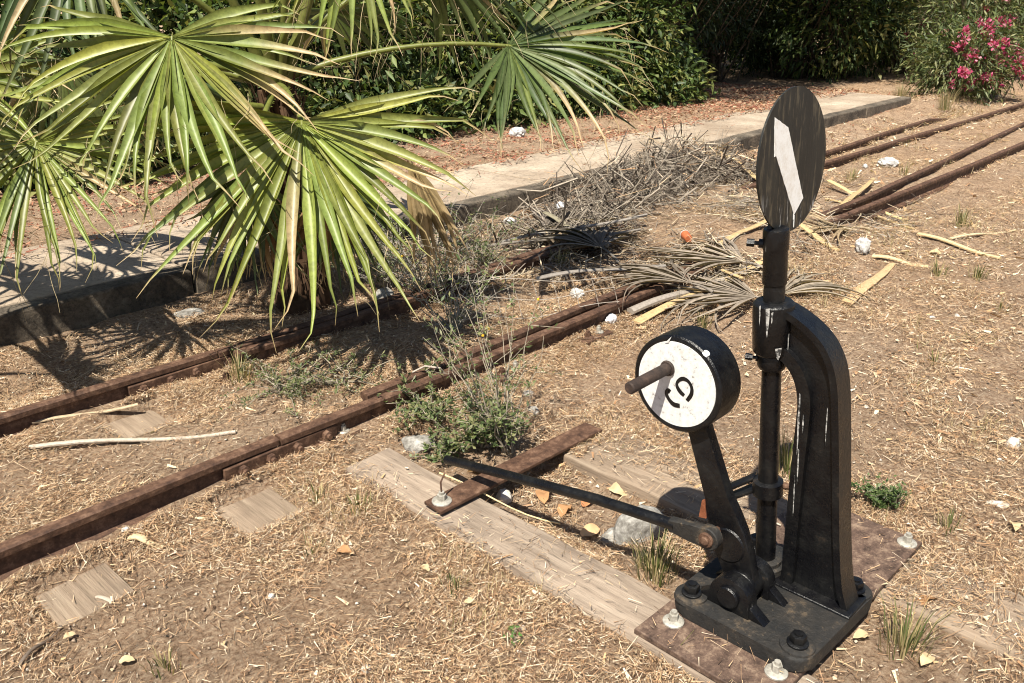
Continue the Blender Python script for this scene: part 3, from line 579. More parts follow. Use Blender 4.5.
palm2 = empty('fan_palm', (.1, 3.9, 0), label='second fan palm beyond the left edge, only some frond tips in view', cat='palm')
C2 = Vector((.12, 3.9, 1.05)); bm = bmesh.new(); tube(bm, [(.1, 3.9, -.1), (.12, 3.9, .5), tuple(C2)], [.16, .14, .09], 14); bm_link('trunk', bm, 'bark', palm2, col=(.20, .11, .06))
for i_, (h_, m_, l_) in enumerate((((.78, 4.02, 1.55), (.6, -.1, -.6), .75), ((.50, 3.62, 1.15), (.7, -.1, -.5), .62), ((.55, 4.45, 1.60), (.6, .2, -.6), .75), ((.98, 4.42, 1.55), (.7, .1, -.55), .62), ((1.15, 4.8, 1.50), (.6, .1, -.5), .6), ((.62, 4.2, 1.35), (.7, 0, -.3), .7), ((-.6, 4.1, 1.5), (-.8, 0, -.4), .7), ((.2, 4.7, 1.7), (.1, .7, -.3), .7))):
    frond(palm2, h_, m_, Vector(m_).cross(Vector((0, 0, 1))), l_, -1.8, 1.8, 30, .35, 40+i_, green=G1, start=C2, wid=.045, jit=.08)
frond(palm, at(250, 172, 3.98), DN*1.0-R3*.1+toC*.1, R3, .56, -.9, .9, 26, .1, 23, green=G2, start=CR, wid=.034, jit=.1)
frond(palm, at(335, 178, 3.98), DN*1.0+R3*.1+toC*.1, R3, .52, -.9, .9, 24, .1, 24, green=G2, start=CR, wid=.034, jit=.1)
# dead fronds hanging round the trunk
frond(palm, at(410, 160, 3.85), DN*1.0+R3*.28, R3, .62, -.32, .32, 16, .1, 31, green=(.30, .23, .12), dry=.5, wid=.035, start=CR+Vector((0, 0, -.15)), name='dead_frond', matl='dry_frond', pet=(.30, .22, .12), label='dry brown frond hanging straight down')
frond(palm, at(318, 190, 3.9), DN*1.0, R3, .50, -.5, .5, 14, .1, 32, green=(.22, .14, .07), dry=.3, wid=.04, start=CR+Vector((0, 0, -.25)), name='dead_frond', matl='dry_frond', pet=(.25, .16, .09), label='dry brown frond against the trunk')
frond(palm, at(262, 185, 3.95), DN*1.0-R3*.12, R3, .50, -.5, .5, 12, .1, 33, green=(.22, .14, .07), dry=.3, wid=.04, start=CR+Vector((0, 0, -.25)), name='dead_frond', matl='dry_frond', pet=(.25, .16, .09), label='dry brown frond against the trunk')

# ---------------------------------------------------------------- leaf clouds for shrubs
def leaf_cloud(c, r, n_tips, per, ll, lw, pal, rg, flat=.35, zmin=None, shell=.55, droop=.4):
    """leaves in whorls on branch tips spread through a lumpy ellipsoid"""
    c = np.array(c); r = np.array(r); u = rg.normal(size=(n_tips, 3)); u /= np.linalg.norm(u, axis=1)[:, None]
    rad = (shell+(1-shell)*rg.random(n_tips))*(1+.22*np.sin(u[:, 0]*5+c[0]*3)*np.cos(u[:, 2]*6+c[1])); tips = c+u*r*rad[:, None]
    if zmin is not None: k = tips[:, 2] > zmin; tips, u = tips[k], u[k]
    nT = len(tips); T = np.repeat(tips, per, 0); U = np.repeat(u, per, 0); n = len(T)
    along = rg.normal(size=(n, 3))*.6+U*.9; along[:, 2] -= droop*rg.random(n); along /= np.linalg.norm(along, axis=1)[:, None]
    P = T+rg.normal(size=(n, 3))*ll*.9; s = np.cross(along, rg.normal(size=(n, 3))*.7+np.array([0, 0, 1.])); s /= np.linalg.norm(s, axis=1)[:, None]+1e-9; nn = np.cross(s, along)
    L = ll*rg.uniform(.4, 1.45, n)[:, None]; W = lw*rg.uniform(.7, 1.2, n)[:, None]
    bend = rg.uniform(-.1, .25, n)[:, None]
    V = np.stack([P, P+along*L*.45+s*W*.5+nn*W*.18, P+along*L-np.array([0, 0, 1.])*L*bend, P+along*L*.45-s*W*.5+nn*W*.18], 1).reshape(-1, 3)
    i = np.arange(n)*4; F = np.concatenate([np.stack([i, i+1, i+2], 1), np.stack([i, i+2, i+3], 1)])
    pal = np.array(pal); tc = rg.integers(0, len(pal), nT); cc = np.repeat(pal[tc], per, 0)*rg.uniform(.7, 1.3, n)[:, None]
    odd = rg.random(n) < .25; cc[odd] = pal[rg.integers(0, len(pal), odd.sum())]
    return V, F, np.repeat(cc, 4, 0), tips
def branches(bm, root, tips, rg, n, r0=.014):
    root = Vector(root)
    for k in rg.choice(len(tips), min(n, len(tips)), replace=False):
        t = Vector(tips[k]); a = root+Vector((rg.normal()*.12, rg.normal()*.12, 0)); m_ = a.lerp(t, .5)+Vector((rg.normal()*.06, rg.normal()*.06, .12)); tube(bm, [a, a.lerp(m_, .6), m_, t], [r0, r0*.8, r0*.55, r0*.2], 5, caps=False)
HEDGE = [(.04, .065, .02), (.065, .105, .028), (.10, .145, .04), (.15, .185, .055), (.045, .075, .026), (.21, .21, .075)]
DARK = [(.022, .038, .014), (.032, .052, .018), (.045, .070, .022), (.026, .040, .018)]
OLE = [(.07, .095, .035), (.10, .13, .045), (.14, .165, .06), (.055, .075, .03), (.19, .19, .08)]
def shrub(name, c, r, tips, per, ll, lw, pal, seed, label, group, zmin=None, nb=30, shell=.55, sub=()):
    rg = np.random.default_rng(seed); x, y = c[0], c[1]; z = Hz(x, y); e = empty(name, (x, y, z), label=label, cat='shrub', group=group)
    V, F, C, T = leaf_cloud(c, r, tips, per, ll, lw, pal, rg, zmin=zmin if zmin is not None else z+.03, shell=shell)
    parts = [(V, F, C)]
    for (c2, r2, t2) in sub:
        V2, F2, C2, T2 = leaf_cloud(c2, r2, t2, per, ll, lw, pal, rg, zmin=z+.02, shell=shell); parts.append((V2, F2, C2)); T = np.concatenate([T, T2])
    off = 0; FF = []
    for v, f_, c_ in parts: FF.append(f_+off); off += len(v)
    link('foliage', mesh_np('foliage', np.concatenate([p[0] for p in parts]), np.concatenate(FF), np.concatenate([p[2] for p in parts])), 'leaf', e)
    bm = bmesh.new(); branches(bm, (x, y, z-.05), T, rg, nb); bm_link('branches', bm, 'bark', e, smooth=60, col=(.13, .10, .07)); return e, T
wh = ['left of the palm crown', 'behind the left palm fronds', 'behind the palm crown', 'right behind the palm crown', 'behind the right palm frond', 'beneath the right palm frond tips', 'left of the dark hollow', 'left edge of the dark hollow']
for i, x in enumerate([-.6, .9, 2.4, 3.9, 5.3, 6.7, 8.1, 9.5]):
    yb = 7.75-.07*x
    shrub('hedge_shrub', (x, yb, .95), (.95, .80, 1.05), 440, 13, .115, .046, HEDGE, 100+i, 'dense green hedge shrub '+wh[i], 'hedge shrubs along the platform', sub=[((x+.3, yb-.55, .35), (.75, .42, .38), 190), ((x, yb+.5, 2.0), (1.0, .7, .7), 160)])
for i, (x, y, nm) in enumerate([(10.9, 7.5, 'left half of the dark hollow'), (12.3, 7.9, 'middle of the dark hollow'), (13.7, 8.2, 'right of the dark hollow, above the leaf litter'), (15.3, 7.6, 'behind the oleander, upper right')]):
    shrub('dark_shrub', (x, y, 1.5), (1.05, .9, 1.15), 560, 13, .11, .028, DARK, 130+i, 'tall dark leafy shrub at the '+nm, 'dark shrubs at the right end', nb=46, zmin=.45, sub=[((x-.5, y-1.3, 2.7), (1.3, 1.1, .8), 420), ((x-1.1, y-1.7, 3.3), (1.3, 1.1, .6), 300), ((x, y+.5, .8), (1.0, .5, .7), 200)])  # the two high forward clumps: unseen overhanging canopy, added to shade the hollow
rg0 = np.random.default_rng(5)
for i, (x, y, nm) in enumerate([(16.6, 8.6, 'upper right, behind the oleanders'), (12.6, 9.6, 'back of the dark hollow'), (18.8, 7.0, 'right edge, behind the oleanders'), (14.8, 9.8, 'far back right of the dark hollow'), (18.2, 9.6, 'gap above the platform end'), (20.6, 8.2, 'gap left of the oleander flowers'), (22.4, 6.4, 'far right horizon'), (24.0, 4.9, 'far right corner'), (15.6, 6.9, 'left of the oleander, dark'), (20.0, 5.6, 'right of the large oleander'), (3.0, 9.6, 'back of the hedge behind the palm'), (5.6, 9.4, 'back of the hedge above the right frond'), (8.2, 9.2, 'back of the hedge right of the frond'), (10.6, 9.2, 'back of the hedge left of the hollow'), (.4, 9.8, 'back of the hedge at the left edge')]):
    shrub('dark_shrub', (x, y, 1.2), (1.5, 1.1, 1.3), 520, 13, .15, .05, HEDGE, 140+i, 'green background shrub at the '+nm, 'background shrubs', nb=40, sub=[((x, y, 2.4), (1.2, 1, .9), 200)])
for i, (x, y, rr, hh, nm) in enumerate([(13.7, 4.15, .80, .55, 'low pink-flowered oleander by the end of the platform'), (15.6, 4.75, 1.15, 1.1, 'large pink-flowered oleander at the upper right corner'), (17.4, 4.6, 1.2, 1.1, 'pink-flowered oleander cut by the right edge'), (17.2, 6.2, 1.4, 1.5, 'oleander standing behind the other two')]):
    e, T = shrub('oleander', (x, y, hh), (rr, rr*.85, hh), 460, 12, .12, .024, OLE, 150+i, nm, 'oleanders', nb=40)
    for k in range(120 if i < 3 else 30):
        t = T[rg0.integers(len(T))]
        if t[1] > y+.15*rr or t[0] > x+.7*rr or math.dist((t[0], t[1], t[2]), (x, y, hh)) < .45*rr: continue
        c = t+np.array([-.05, -.06, .03]); n = 26; d = rg0.normal(size=(n, 3)); d /= np.linalg.norm(d, axis=1)[:, None]; s = np.cross(d, rg0.normal(size=(n, 3))); s /= np.linalg.norm(s, axis=1)[:, None]; b = c+d*.05*rg0.random((n, 1)); L = .04+.03*rg0.random()
        V = np.stack([b, b+d*L*.6+s*.02, b+d*L, b+d*L*.6-s*.02], 1).reshape(-1, 3); q = np.arange(n)*4
        cc = np.array([(.50, .08, .18), (.60, .15, .27), (.40, .05, .13), (.64, .30, .38)])[rg0.integers(0, 4, n)]
        link('flower_cluster', mesh_np('flower_cluster', V, np.stack([q, q+1, q+2, q+3], 1), np.repeat(cc, 4, 0)), 'flower', e)

# ---------------------------------------------------------------- dry straw, leaf litter
KEEP = [(1.54, 1.73, 1.02, 2.20, .06), (1.53, 2.46, .60, 1.03, .03), (2.15, 2.26, 1.05, 1.70, .15), (2.26, 2.42, 1.05, 1.70, .4), (1.10, 1.31, 2.20, 2.42, .12), (1.10, 1.31, 3.02, 3.28, .15), (.53, .74, 2.18, 2.40, .2), (2.16, 2.42, .1, .55, .75)]
def keepmask(x, y, rg):
    k = np.ones(len(x), bool)
    for (a, b, c, d, p) in KEEP: ins = (x > a) & (x < b) & (y > c) & (y < d); k &= ~ins | (rg.random(len(x)) < p)
    for yr in (YB, YA): k &= ~((np.abs(y-yr) < .05))
    return k
STRAW = np.array([(.48, .34, .21), (.60, .46, .31), (.30, .185, .11), (.52, .365, .22), (.17, .10, .06), (.68, .56, .42), (.38, .24, .14), (.13, .08, .05), (.45, .28, .16)])
def straw(name, label, areas, seed, pal=STRAW, Lr=(.006, .046), Wr=(.0008, .0026), lift=.020, zf=None, tilt=(.06, .27), clump=(.62, 1.9)):
    rg = np.random.default_rng(seed); PX = []; PY = []; SCL = []
    for (x0, x1, y0, y1, dens, sc) in areas:
        n = int((x1-x0)*(y1-y0)*dens); xx = rg.uniform(x0, x1, n); yy = rg.uniform(y0, y1, n); cl = vnoise(xx, yy, 3.1, 12)+.5*vnoise(xx, yy, 9, 13); k = rg.random(n) < np.clip(clump[0]+clump[1]*cl, .10 if clump[0] > .3 else 0, 1)
        PX.append(xx[k]); PY.append(yy[k]); SCL.append(np.full(k.sum(), sc))
    x = np.concatenate(PX); y = np.concatenate(PY); sc = np.concatenate(SCL); k = keepmask(x, y, rg); x, y, sc = x[k], y[k], sc[k]; n = len(x)
    z = H(x, y) if zf is None else zf(x, y); z = np.where((x > 2.15) & (x < 2.42) & (y > -.6) & (y < 1.75), np.maximum(z, .008), z); z = np.where((x > 1.535) & (x < 1.735) & (y > .3) & (y < 2.2), np.maximum(z, .012), z); z = np.where((x > 1.54) & (x < 2.46) & (y > .6) & (y < 1.02), np.maximum(z, .030), z)
    a = vnoise(x, y, 1.3, 14)*5+rg.uniform(-1.4, 1.4, n)*1.3; L = rg.uniform(*Lr, n)**1.0*sc*(.5+rg.random(n)**2); W = rg.uniform(*Wr, n)*sc; ti = rg.normal(size=n)*tilt[1]+tilt[0]
    d = np.stack([np.cos(a)*np.cos(ti), np.sin(a)*np.cos(ti), np.sin(ti)], 1); s = np.stack([-np.sin(a), np.cos(a), rg.normal(size=n)*.5], 1)
    c = np.stack([x, y, z+lift*rg.random(n)*sc+.002], 1); hl = d*(L/2)[:, None]; hw = s*(W/2)[:, None]
    V = np.stack([c-hl-hw, c-hl+hw, c+hl+hw*.4, c+hl-hw*.4], 1).reshape(-1, 3); i = np.arange(n)*4
    C = pal[rg.integers(0, len(pal), n)]*rg.uniform(.75, 1.2, n)[:, None]
    return link(name, mesh_np(name, V, np.stack([i, i+1, i+2, i+3], 1), np.repeat(C, 4, 0)), 'straw', label=label, cat='straw', kind='stuff')
straw('dry_straw', 'dry straw and grass stalks strewn over the ground',
      [(.0, 3.2, -.2, 4.15, 34000, 1), (3.2, 5.5, -.6, 4.15, 13000, 1.2), (5.5, 9, -.8, 4.15, 3600, 1.5), (9, 15, -.5, 4.15, 1300, 2.2), (12.2, 16, 4.1, 6, 700, 2.2), (15, 24, -1, 4.4, 220, 3.2), (-1.5, 0, .5, 4.15, 1500, 1), (0, 3, -1, -.2, 1500, 1), (0, 4.2, 2.28, 2.44, 26000, 1.1), (0, 4.2, 3.14, 3.32, 16000, 1.1), (0, 4, 3.42, 3.6, 9000, 1.2)], 21)
straw('dry_stalks', 'long thin dry stalks lying on the ground', [(.0, 3.4, -.2, 4.1, 170, 1), (3.4, 7, -.6, 4.1, 110, 1.2)], 28, STRAW, (.07, .20), (.0010, .0022), .02)
rgv = np.random.default_rng(29); gxy = np.concatenate([rgv.uniform((.0, -.3), (3.4, 4.1), (15000, 2)), rgv.uniform((3.4, -.6), (7, 4.1), (7000, 2))]); gk = rgv.random(len(gxy)) < np.clip(.5-1.6*vnoise(gxy[:, 0], gxy[:, 1], 3.1, 12), .1, 1); gxy = gxy[gk & keepmask(gxy[:, 0], gxy[:, 1], rgv)]
gn = len(gxy); gr_ = .0012+.0052*rgv.random(gn)**3; gr_ *= 1+.5*(gxy[:, 0] > 3.4); oc = np.array([(1, 0, 0), (0, 1, 0), (-1, 0, 0), (0, -1, 0), (0, 0, 1), (0, 0, -1)], float); fc = np.array([(0, 1, 4), (1, 2, 4), (2, 3, 4), (3, 0, 4), (1, 0, 5), (2, 1, 5), (3, 2, 5), (0, 3, 5)])
gv = oc[None]*rgv.uniform(.6, 1.4, (gn, 6, 1))*gr_[:, None, None]+rgv.normal(size=(gn, 6, 3))*gr_[:, None, None]*.25; gv[:, :, 2] *= .7; gv += np.concatenate([gxy, (H(gxy[:, 0], gxy[:, 1])+gr_*.4+.002)[:, None]], 1)[:, None]
gc = np.array([(.50, .42, .33), (.38, .29, .21), (.60, .53, .45), (.28, .2, .14), (.45, .33, .24)])[rgv.integers(0, 5, gn)]
link('gravel', mesh_np('gravel', gv.reshape(-1, 3), (fc[None]+(np.arange(gn)*6)[:, None, None]).reshape(-1, 3), np.repeat(gc, 6, 0)), 'straw', label='fine grit and gravel in the bare patches of soil', cat='gravel', kind='stuff')
STUB = np.array([(.42, .33, .18), (.50, .40, .24), (.30, .24, .12), (.17, .16, .06), (.36, .26, .15)])
straw('dry_grass_stubble', 'short standing dry grass growing in patches', [(1.2, 4.5, -.5, 2.35, 2600, 1), (4.5, 8, -.8, 2.3, 1500, 1.3), (8, 15, -.6, 4.1, 700, 1.6), (6.4, 12, 2.5, 4.1, 700, 1.4), (.2, 2.2, .6, 2.2, 900, .7), (12, 15, 3.6, 5.2, 900, 1.8)], 27, STUB, (.03, .10), (.0012, .0026), .03, tilt=(1.05, .35), clump=(-.12, 1.6))
CHIP = np.array([(.60, .46, .30), (.72, .62, .48), (.50, .33, .18), (.38, .22, .12), (.66, .54, .36), (.40, .24, .14), (.68, .58, .46)])
straw('leaf_chips', 'bits of dry leaf and bark scattered in the straw', [(.0, 3.2, -.2, 4.15, 1100, .75), (3.2, 6, -.6, 4.15, 600, 1.1), (6, 14, -.6, 4.15, 140, 1.6)], 22, CHIP, (.010, .045), (.004, .014), .012)
REDL = np.array([(.30, .12, .075), (.37, .17, .11), (.21, .075, .05), (.42, .27, .17), (.33, .20, .13), (.48, .36, .24), (.17, .09, .06)])
straw('red_leaf_litter', 'reddish brown fallen leaves between the platform and the hedge', [(-1, 5, 5.0, 7.4, 1300, 1), (5, 12, 4.9, 7.2, 1500, 1.1), (8, 13.8, 4.9, 7.6, 380, 1.3), (7, 12.5, 3.75, 4.2, 260, 1.1), (12, 13.6, 4, 6, 260, 1.2), (2.5, 9, 4.35, 5.1, 40, 1)], 23, REDL, (.018, .055), (.006, .014), .02, zf=lambda x, y: np.where((y > 4.2) & (y < 5.15) & (x < 12), np.maximum(H(x, y), PZ+.012), H(x, y)))

MATG = np.array([(.25, .21, .17), (.36, .31, .25), (.10, .08, .065), (.24, .20, .165), (.15, .125, .10), (.52, .43, .30), (.40, .32, .22)])
straw('dead_frond_strands', 'loose grey strands of dead palm frond matted across the rails', [(3.9, 6.3, 2.2, 3.9, 900, 1), (3.0, 4.8, 2.95, 4.15, 1100, .9), (5.6, 7.2, 2.0, 3.4, 150, 1)], 26, MATG, (.10, .34), (.003, .009), .07)

# ---------------------------------------------------------------- grass tufts and weeds
def tuft(px, py, label, h=.10, n=26,  green=(.10, .12, .035), seed=0, spread=.03, name='grass_tuft', dryf=.35):
    rg = random.Random(seed+int(px)); p = gg(px, py); V = []; F = []; C = []; n = int(n*1.6); h = h*1.02
    for i in range(n):
        a = rg.uniform(0, 6.28); b = p+Vector((math.cos(a), math.sin(a), 0))*rg.uniform(0, spread); o = Vector((math.cos(a), math.sin(a), 0)); hh = h*rg.uniform(.5, 1.1); lean = rg.uniform(.1, .6)*hh; s = Vector((-o.y, o.x, 0))*rg.uniform(.0012, .0026)
        k = len(V); m_ = b+o*lean*.35+Vector((0, 0, hh*.6)); t = b+o*lean+Vector((0, 0, hh)); V += [b-s, b+s, m_+s*.8, m_-s*.8, t]; F += [(k, k+1, k+2, k+3), (k+3, k+2, k+4, k+4)]
        c = np.array((.42, .34, .18)) if rg.random() < dryf else np.array(green)*rg.uniform(.6, 1.3); C += [c]*5
    F3 = []
    for f in F: F3 += [(f[0], f[1], f[2])]+([(f[0], f[2], f[3])] if f[3] != f[2] and len(set(f)) == 4 else [])
    link(name, mesh_np(name, [tuple(v) for v in V], F3, np.array(C)), 'leaf', label=label, cat='grass tuft', group='grass tufts')
for i, (px, py, lab, h, n) in enumerate([
    (938, 276, 'dark grass tuft right of the crumpled white litter', .10, 34), (977, 279, 'rightmost of the two dark tufts below the long yellow stick', .09, 34), (962, 226, 'tall dark grass tuft above the long yellow stick at right', .15, 44), (703, 326, 'green tuft just above the lever weight', .10, 26), (674, 308, 'tuft in front of the flat yellow strip', .10, 30),
    (787, 470, 'grass tuft between mast and pedestal', .17, 40), (903, 650, 'tall dry green grass tuft at the right corner of the base casting', .14, 46), (318, 500, 'small tuft left of the pale sleeper', .05, 20), (360, 510, 'small tuft at the left edge of the pale sleeper', .06, 22), (455, 590, 'small tuft in front of the middle of the pale sleeper', .05, 18), (165, 668, 'dark tuft at the bottom edge, lower left', .05, 20), (655, 575, 'tangled grass tuft under the rod clevis', .13, 70), (312, 552, 'faint tuft below the square timber patch', .045, 14), (936, 364, 'thin tuft right of the pedestal top', .07, 16), (1000, 310, 'thin tuft by the right edge, mid height', .06, 14), (850, 180, 'tuft beside the split rails right of the disc', .12, 26), (905, 175, 'tuft between the split rails', .12, 26), (948, 530, 'thin tuft right of the base plate corner bolt', .07, 14), (650, 165, 'green and dry grass on the brush heap, left', .28, 60), (690, 160, 'green and dry grass on the brush heap, right', .24, 50), (560, 265, 'yellow green tuft beside the white cup', .10, 40), (900, 100, 'dry grass clump at the end of the platform', .28, 70), (945, 110, 'dry yellowish grass clump before the oleander', .30, 70), (240, 380, 'dry tuft between the rails below the palm', .12, 40)]):
    tuft(px, py, lab, h, n, seed=i, spread=.03+.25*h, green=(.10, .12, .035) if i % 3 else (.12, .14, .05), dryf=.48 if i < 18 else .65)
def weed(name, p, stems, hgt, spread, leafn, ll, lw, pal, seed, label, stemcol=(.30, .26, .20), flowers=0, lean=(0, 0), r0=.004, low=0.):
    rg = random.Random(seed); p = Vector(p); e = empty(name, p, label=label, cat='weed', group='weeds'); bm = bmesh.new(); V = []; F = []; C = []; fl = []
    for i in range(stems):
        a = rg.uniform(0, 6.28); o = Vector((math.cos(a), math.sin(a), 0)); hh = hgt*rg.uniform(.35, 1.05); sp = spread*rg.uniform(.3, 1.1); pts = [p+o*.02]
        for k in range(1, 7):
            t = k/6; pts.append(p+o*(sp*t**1.1)+Vector((lean[0]*t, lean[1]*t, hh*t*(1-low*t)))+Vector((rg.uniform(-1, 1), rg.uniform(-1, 1), rg.uniform(-1, 1)))*.02)
        tube(bm, pts, [r0*(1-.8*k/6) for k in range(7)], 4, caps=False)
        tw = []
        for k in range(3):
            q = rg.choice(pts[2:]); t_ = q+Vector((rg.uniform(-1, 1), rg.uniform(-1, 1), rg.uniform(-.2, 1)))*hgt*.18; tube(bm, [q, t_], [r0*.4, r0*.15], 3, caps=False); tw.append((q, t_))
        for k in range(leafn):
            if rg.random() < .5: j = rg.randrange(1, 6); q = pts[j].lerp(pts[j+1], rg.random())
            else: q0, q1 = rg.choice(tw); q = q0.lerp(q1, rg.random())
            d = Vector((rg.uniform(-1, 1), rg.uniform(-1, 1), rg.uniform(-.3, .8))).normalized(); s = d.cross(Vector((rg.uniform(-.4, .4), rg.uniform(-.4, .4), 1))).normalized(); L = ll*rg.uniform(.6, 1.3); W = lw*rg.uniform(.6, 1.2); k0 = len(V)
            V += [q, q+d*L*.5+s*W*.5, q+d*L, q+d*L*.5-s*W*.5]; F.append((k0, k0+1, k0+2, k0+3)); c = np.array(pal[rg.randrange(len(pal))])*rg.uniform(.7, 1.3); C += [c]*4
        if flowers and i < flowers: fl.append(pts[rg.randrange(4, 7)])
    bm_link('stems', bm, 'bark', e, col=stemcol); link('leaves', mesh_np('leaves', [tuple(v) for v in V], F, np.array(C)), 'leaf', e)
    for q in fl:
        bm = bmesh.new(); bmesh.ops.create_icosphere(bm, subdivisions=1, radius=.006, matrix=Matrix.Translation(q)); bm_link('flower', bm, 'plain', e, col=(.75, .45, .03))
WG = [(.065, .095, .035), (.10, .135, .048), (.14, .165, .065), (.19, .19, .085)]
weed('thorny_weed', gg(508, 452), 24, .68, .26, 34, .024, .010, WG, 1, 'spindly thorny weed growing beside the iron strap', flowers=3, lean=(-.05, .12))
weed('leafy_weed', gg(485, 445), 26, .24, .20, 46, .026, .012, WG, 2, 'low leafy green weed at the foot of the spindly one', low=.2)
weed('leafy_weed', gg(430, 415), 22, .20, .26, 40, .024, .011, WG, 3, 'low green weed hugging the near rail', low=.4)
weed('leafy_weed', gg(285, 392), 24, .20, .36, 42, .022, .006, WG, 4, 'sprawling feathery weed between the rails under the palm', low=.5)
weed('leafy_weed', gg(345, 385), 16, .22, .30, 36, .022, .007, WG, 5, 'feathery weed just right of the sprawling one between the rails', low=.5)
weed('thorny_weed', gg(430, 300), 46, .58, .42, 30, .024, .010, WG, 6, 'grey tangled weed behind the rails, right of the palm trunk', flowers=3, stemcol=(.34, .31, .27))
weed('thorny_weed', gg(390, 290), 40, .46, .36, 30, .024, .010, WG, 7, 'grey tangled weed leaning on the palm trunk', stemcol=(.34, .31, .27))
weed('thorny_weed', gg(482, 268), 26, .34, .34, 26, .026, .012, WG, 8, 'small green weed by the dead fronds behind the far rail')
weed('thorny_weed', gg(455, 330), 26, .40, .34, 22, .020, .008, WG, 14, 'tangle of grey stems between the rails, left of the spindly weed', stemcol=(.36, .33, .28))
weed('leafy_weed', gg(446, 458), 18, .13, .11, 46, .022, .010, WG, 15, 'small leafy weed over the far end of the rod', low=.3)
weed('green_weed', gg(880, 508), 24, .09, .095, 55, .015, .008, [(.05, .085, .025), (.075, .115, .035), (.11, .15, .05)], 9, 'small bright green bushy weed right of the pedestal', r0=.002)
weed('green_weed', gg(512, 640), 5, .03, .03, 10, .012, .008, [(.10, .2, .05)], 10, 'tiny green sprout in front of the pale sleeper', r0=.001)

# ---------------------------------------------------------------- brush heap
rg = random.Random(9); bm = bmesh.new()
def hz(x, y): return Hz(x, y) if y < 4.2 or y > 5.1 else PZ
for i in range(2100):
    t = rg.random(); c = Vector((4.3+2.7*t+rg.gauss(0, .28), 3.66+.22*t+rg.gauss(0, .18), 0)); top = .30*math.exp(-((c.x-5.8)/1.0)**2-((c.y-3.85)/.45)**2); c.z = hz(c.x, c.y)+rg.uniform(0, top+.04)
    a = rg.uniform(0, 3.14); d = Vector((math.cos(a), math.sin(a), rg.gauss(0, .6))); L = rg.uniform(.12, .45); m_ = c+Vector((rg.gauss(0, .03), rg.gauss(0, .03), rg.gauss(0, .03))); r = .0012+.008*rg.random()**3
    p0 = c-d*L/2; p1 = c+d*L/2; p0.z = max(p0.z, hz(p0.x, p0.y)); p1.z = max(p1.z, hz(p1.x, p1.y)); tube(bm, [p0, m_, p1], [r, r*.9, r*.5], 4, caps=False)
rr = np.random.default_rng(4); nv = len(bm.verts)//12
cc = np.repeat(np.array([(.17, .14, .11), (.26, .22, .175), (.10, .08, .065), (.36, .31, .25)])[rr.integers(0, 4, nv)], 12, 0)
bm_link('dead_brush', bm, 'bark', col=cc, label='heap of dead grey-brown twigs against the platform edge', cat='brush', kind='stuff')
straw('dry_grass', 'dry grass matted over the brush heap', [(4.6, 7.3, 3.3, 4.2, 500, 2.0)], 25, STRAW, (.03, .10), (.002, .004), .10, zf=lambda x, y: np.maximum(H(x, y), np.where(y > 4.22, PZ, 0))+.22*np.exp(-((x-5.8)/1.0)**2-((y-3.85)/.45)**2))

# ---------------------------------------------------------------- fallen dead fronds and sticks
def dead(px, py, ang, L, n, seed, label, colr=(.30, .26, .22), a=1.0, wid=.05, z=.05, pl=.4):
    p = gg(px, py)+Vector((0, 0, z)); mid = Vector((math.cos(ang), math.sin(ang), .02)); side = Vector((-mid.y, mid.x, 0)); e = empty('dead_frond', p, label=label, cat='dead frond', group='dead fronds on the ground')
    frond(e, p, mid, side, L, -a, a, n, .30, seed, green=colr, dry=0, wid=wid, start=p-mid*pl+Vector((0, 0, -.02)), name='petiole', matl='dry_frond', pet=tuple(q*1.1 for q in colr), curl=1.6, jit=.32, bowl=.06, pr=.5, floor=True)
dead(600, 262, 1.1, .75, 22, 51, 'dark grey dead frond in the shade before the brush heap', (.15, .135, .12), .8, .03, z=.09, pl=.25)
dead(545, 240, .55, .85, 16, 52, 'long dark dead frond lying behind the far rail', (.18, .16, .145), .35, .03, z=.08, pl=.3)
dead(755, 306, 2.0, .75, 32, 53, 'pale grey dead frond spread beside the flat yellow strip', (.25, .215, .18), 1.0, .022, z=.05, pl=.15)
dead(742, 272, 1.75, .75, 30, 54, 'grey dead frond fanned out by the orange can', (.28, .24, .20), .9, .022, z=.06, pl=.15)
dead(780, 300, .1, .65, 22, 55, 'pale dead frond lying behind the mast', (.30, .26, .21), .5, .022, z=.03, pl=.1)
dead(690, 305, 1.7, .65, 24, 56, 'short grey dead frond over the near rail', (.21, .18, .15), .7, .022, z=.12, pl=.12)
dead(560, 262, .25, .7, 18, 57, 'brownish dead frond lying along the far rail', (.27, .21, .15), .5, .026, z=.07, pl=.15)
dead(850, 232, 2.6, .7, 22, 58, 'tan dead frond under the crossing yellow stalks', (.40, .31, .2), .6, .022, z=.03, pl=.15)
def stick(a, b, wd, th, label, colr, bend=0., m='plain', za=0., zb=0., name='stick', taper=.7, flat=True, cat='stick'):
    a = gg(*a)+Vector((0, 0, th*.5+.004+za)); b = gg(*b)+Vector((0, 0, th*.5+.004+zb)); d = b-a; s = Vector((-d.y, d.x, 0)).normalized(); up_ = Vector((0, 0, 1)); bm = bmesh.new(); rings = []; n = 9; rg = random.Random(int(a.x*1000))
    for i in range(n):
        t = i/(n-1); c = a+d*t+s*bend*4*t*(1-t)+Vector((0, 0, .01*math.sin(t*6))); w_ = wd*(1-(1-taper)*t)*rg.uniform(.9, 1.1)/2; h_ = th/2
        rings.append([bm.verts.new(c+s*w_*math.cos(k)+up_*h_*math.sin(k)) for k in [j*math.pi/4+.4 for j in range(8)]])
    for p, q in zip(rings, rings[1:]):
        for k in range(8): bm.faces.new((p[k], p[(k+1) % 8], q[(k+1) % 8], q[k]))
    bm.faces.new(rings[0]); bm.faces.new(rings[-1][::-1]); bm_link(name, bm, m, smooth=50, col=colr, label=label, cat=cat, group='fallen sticks and stalks')
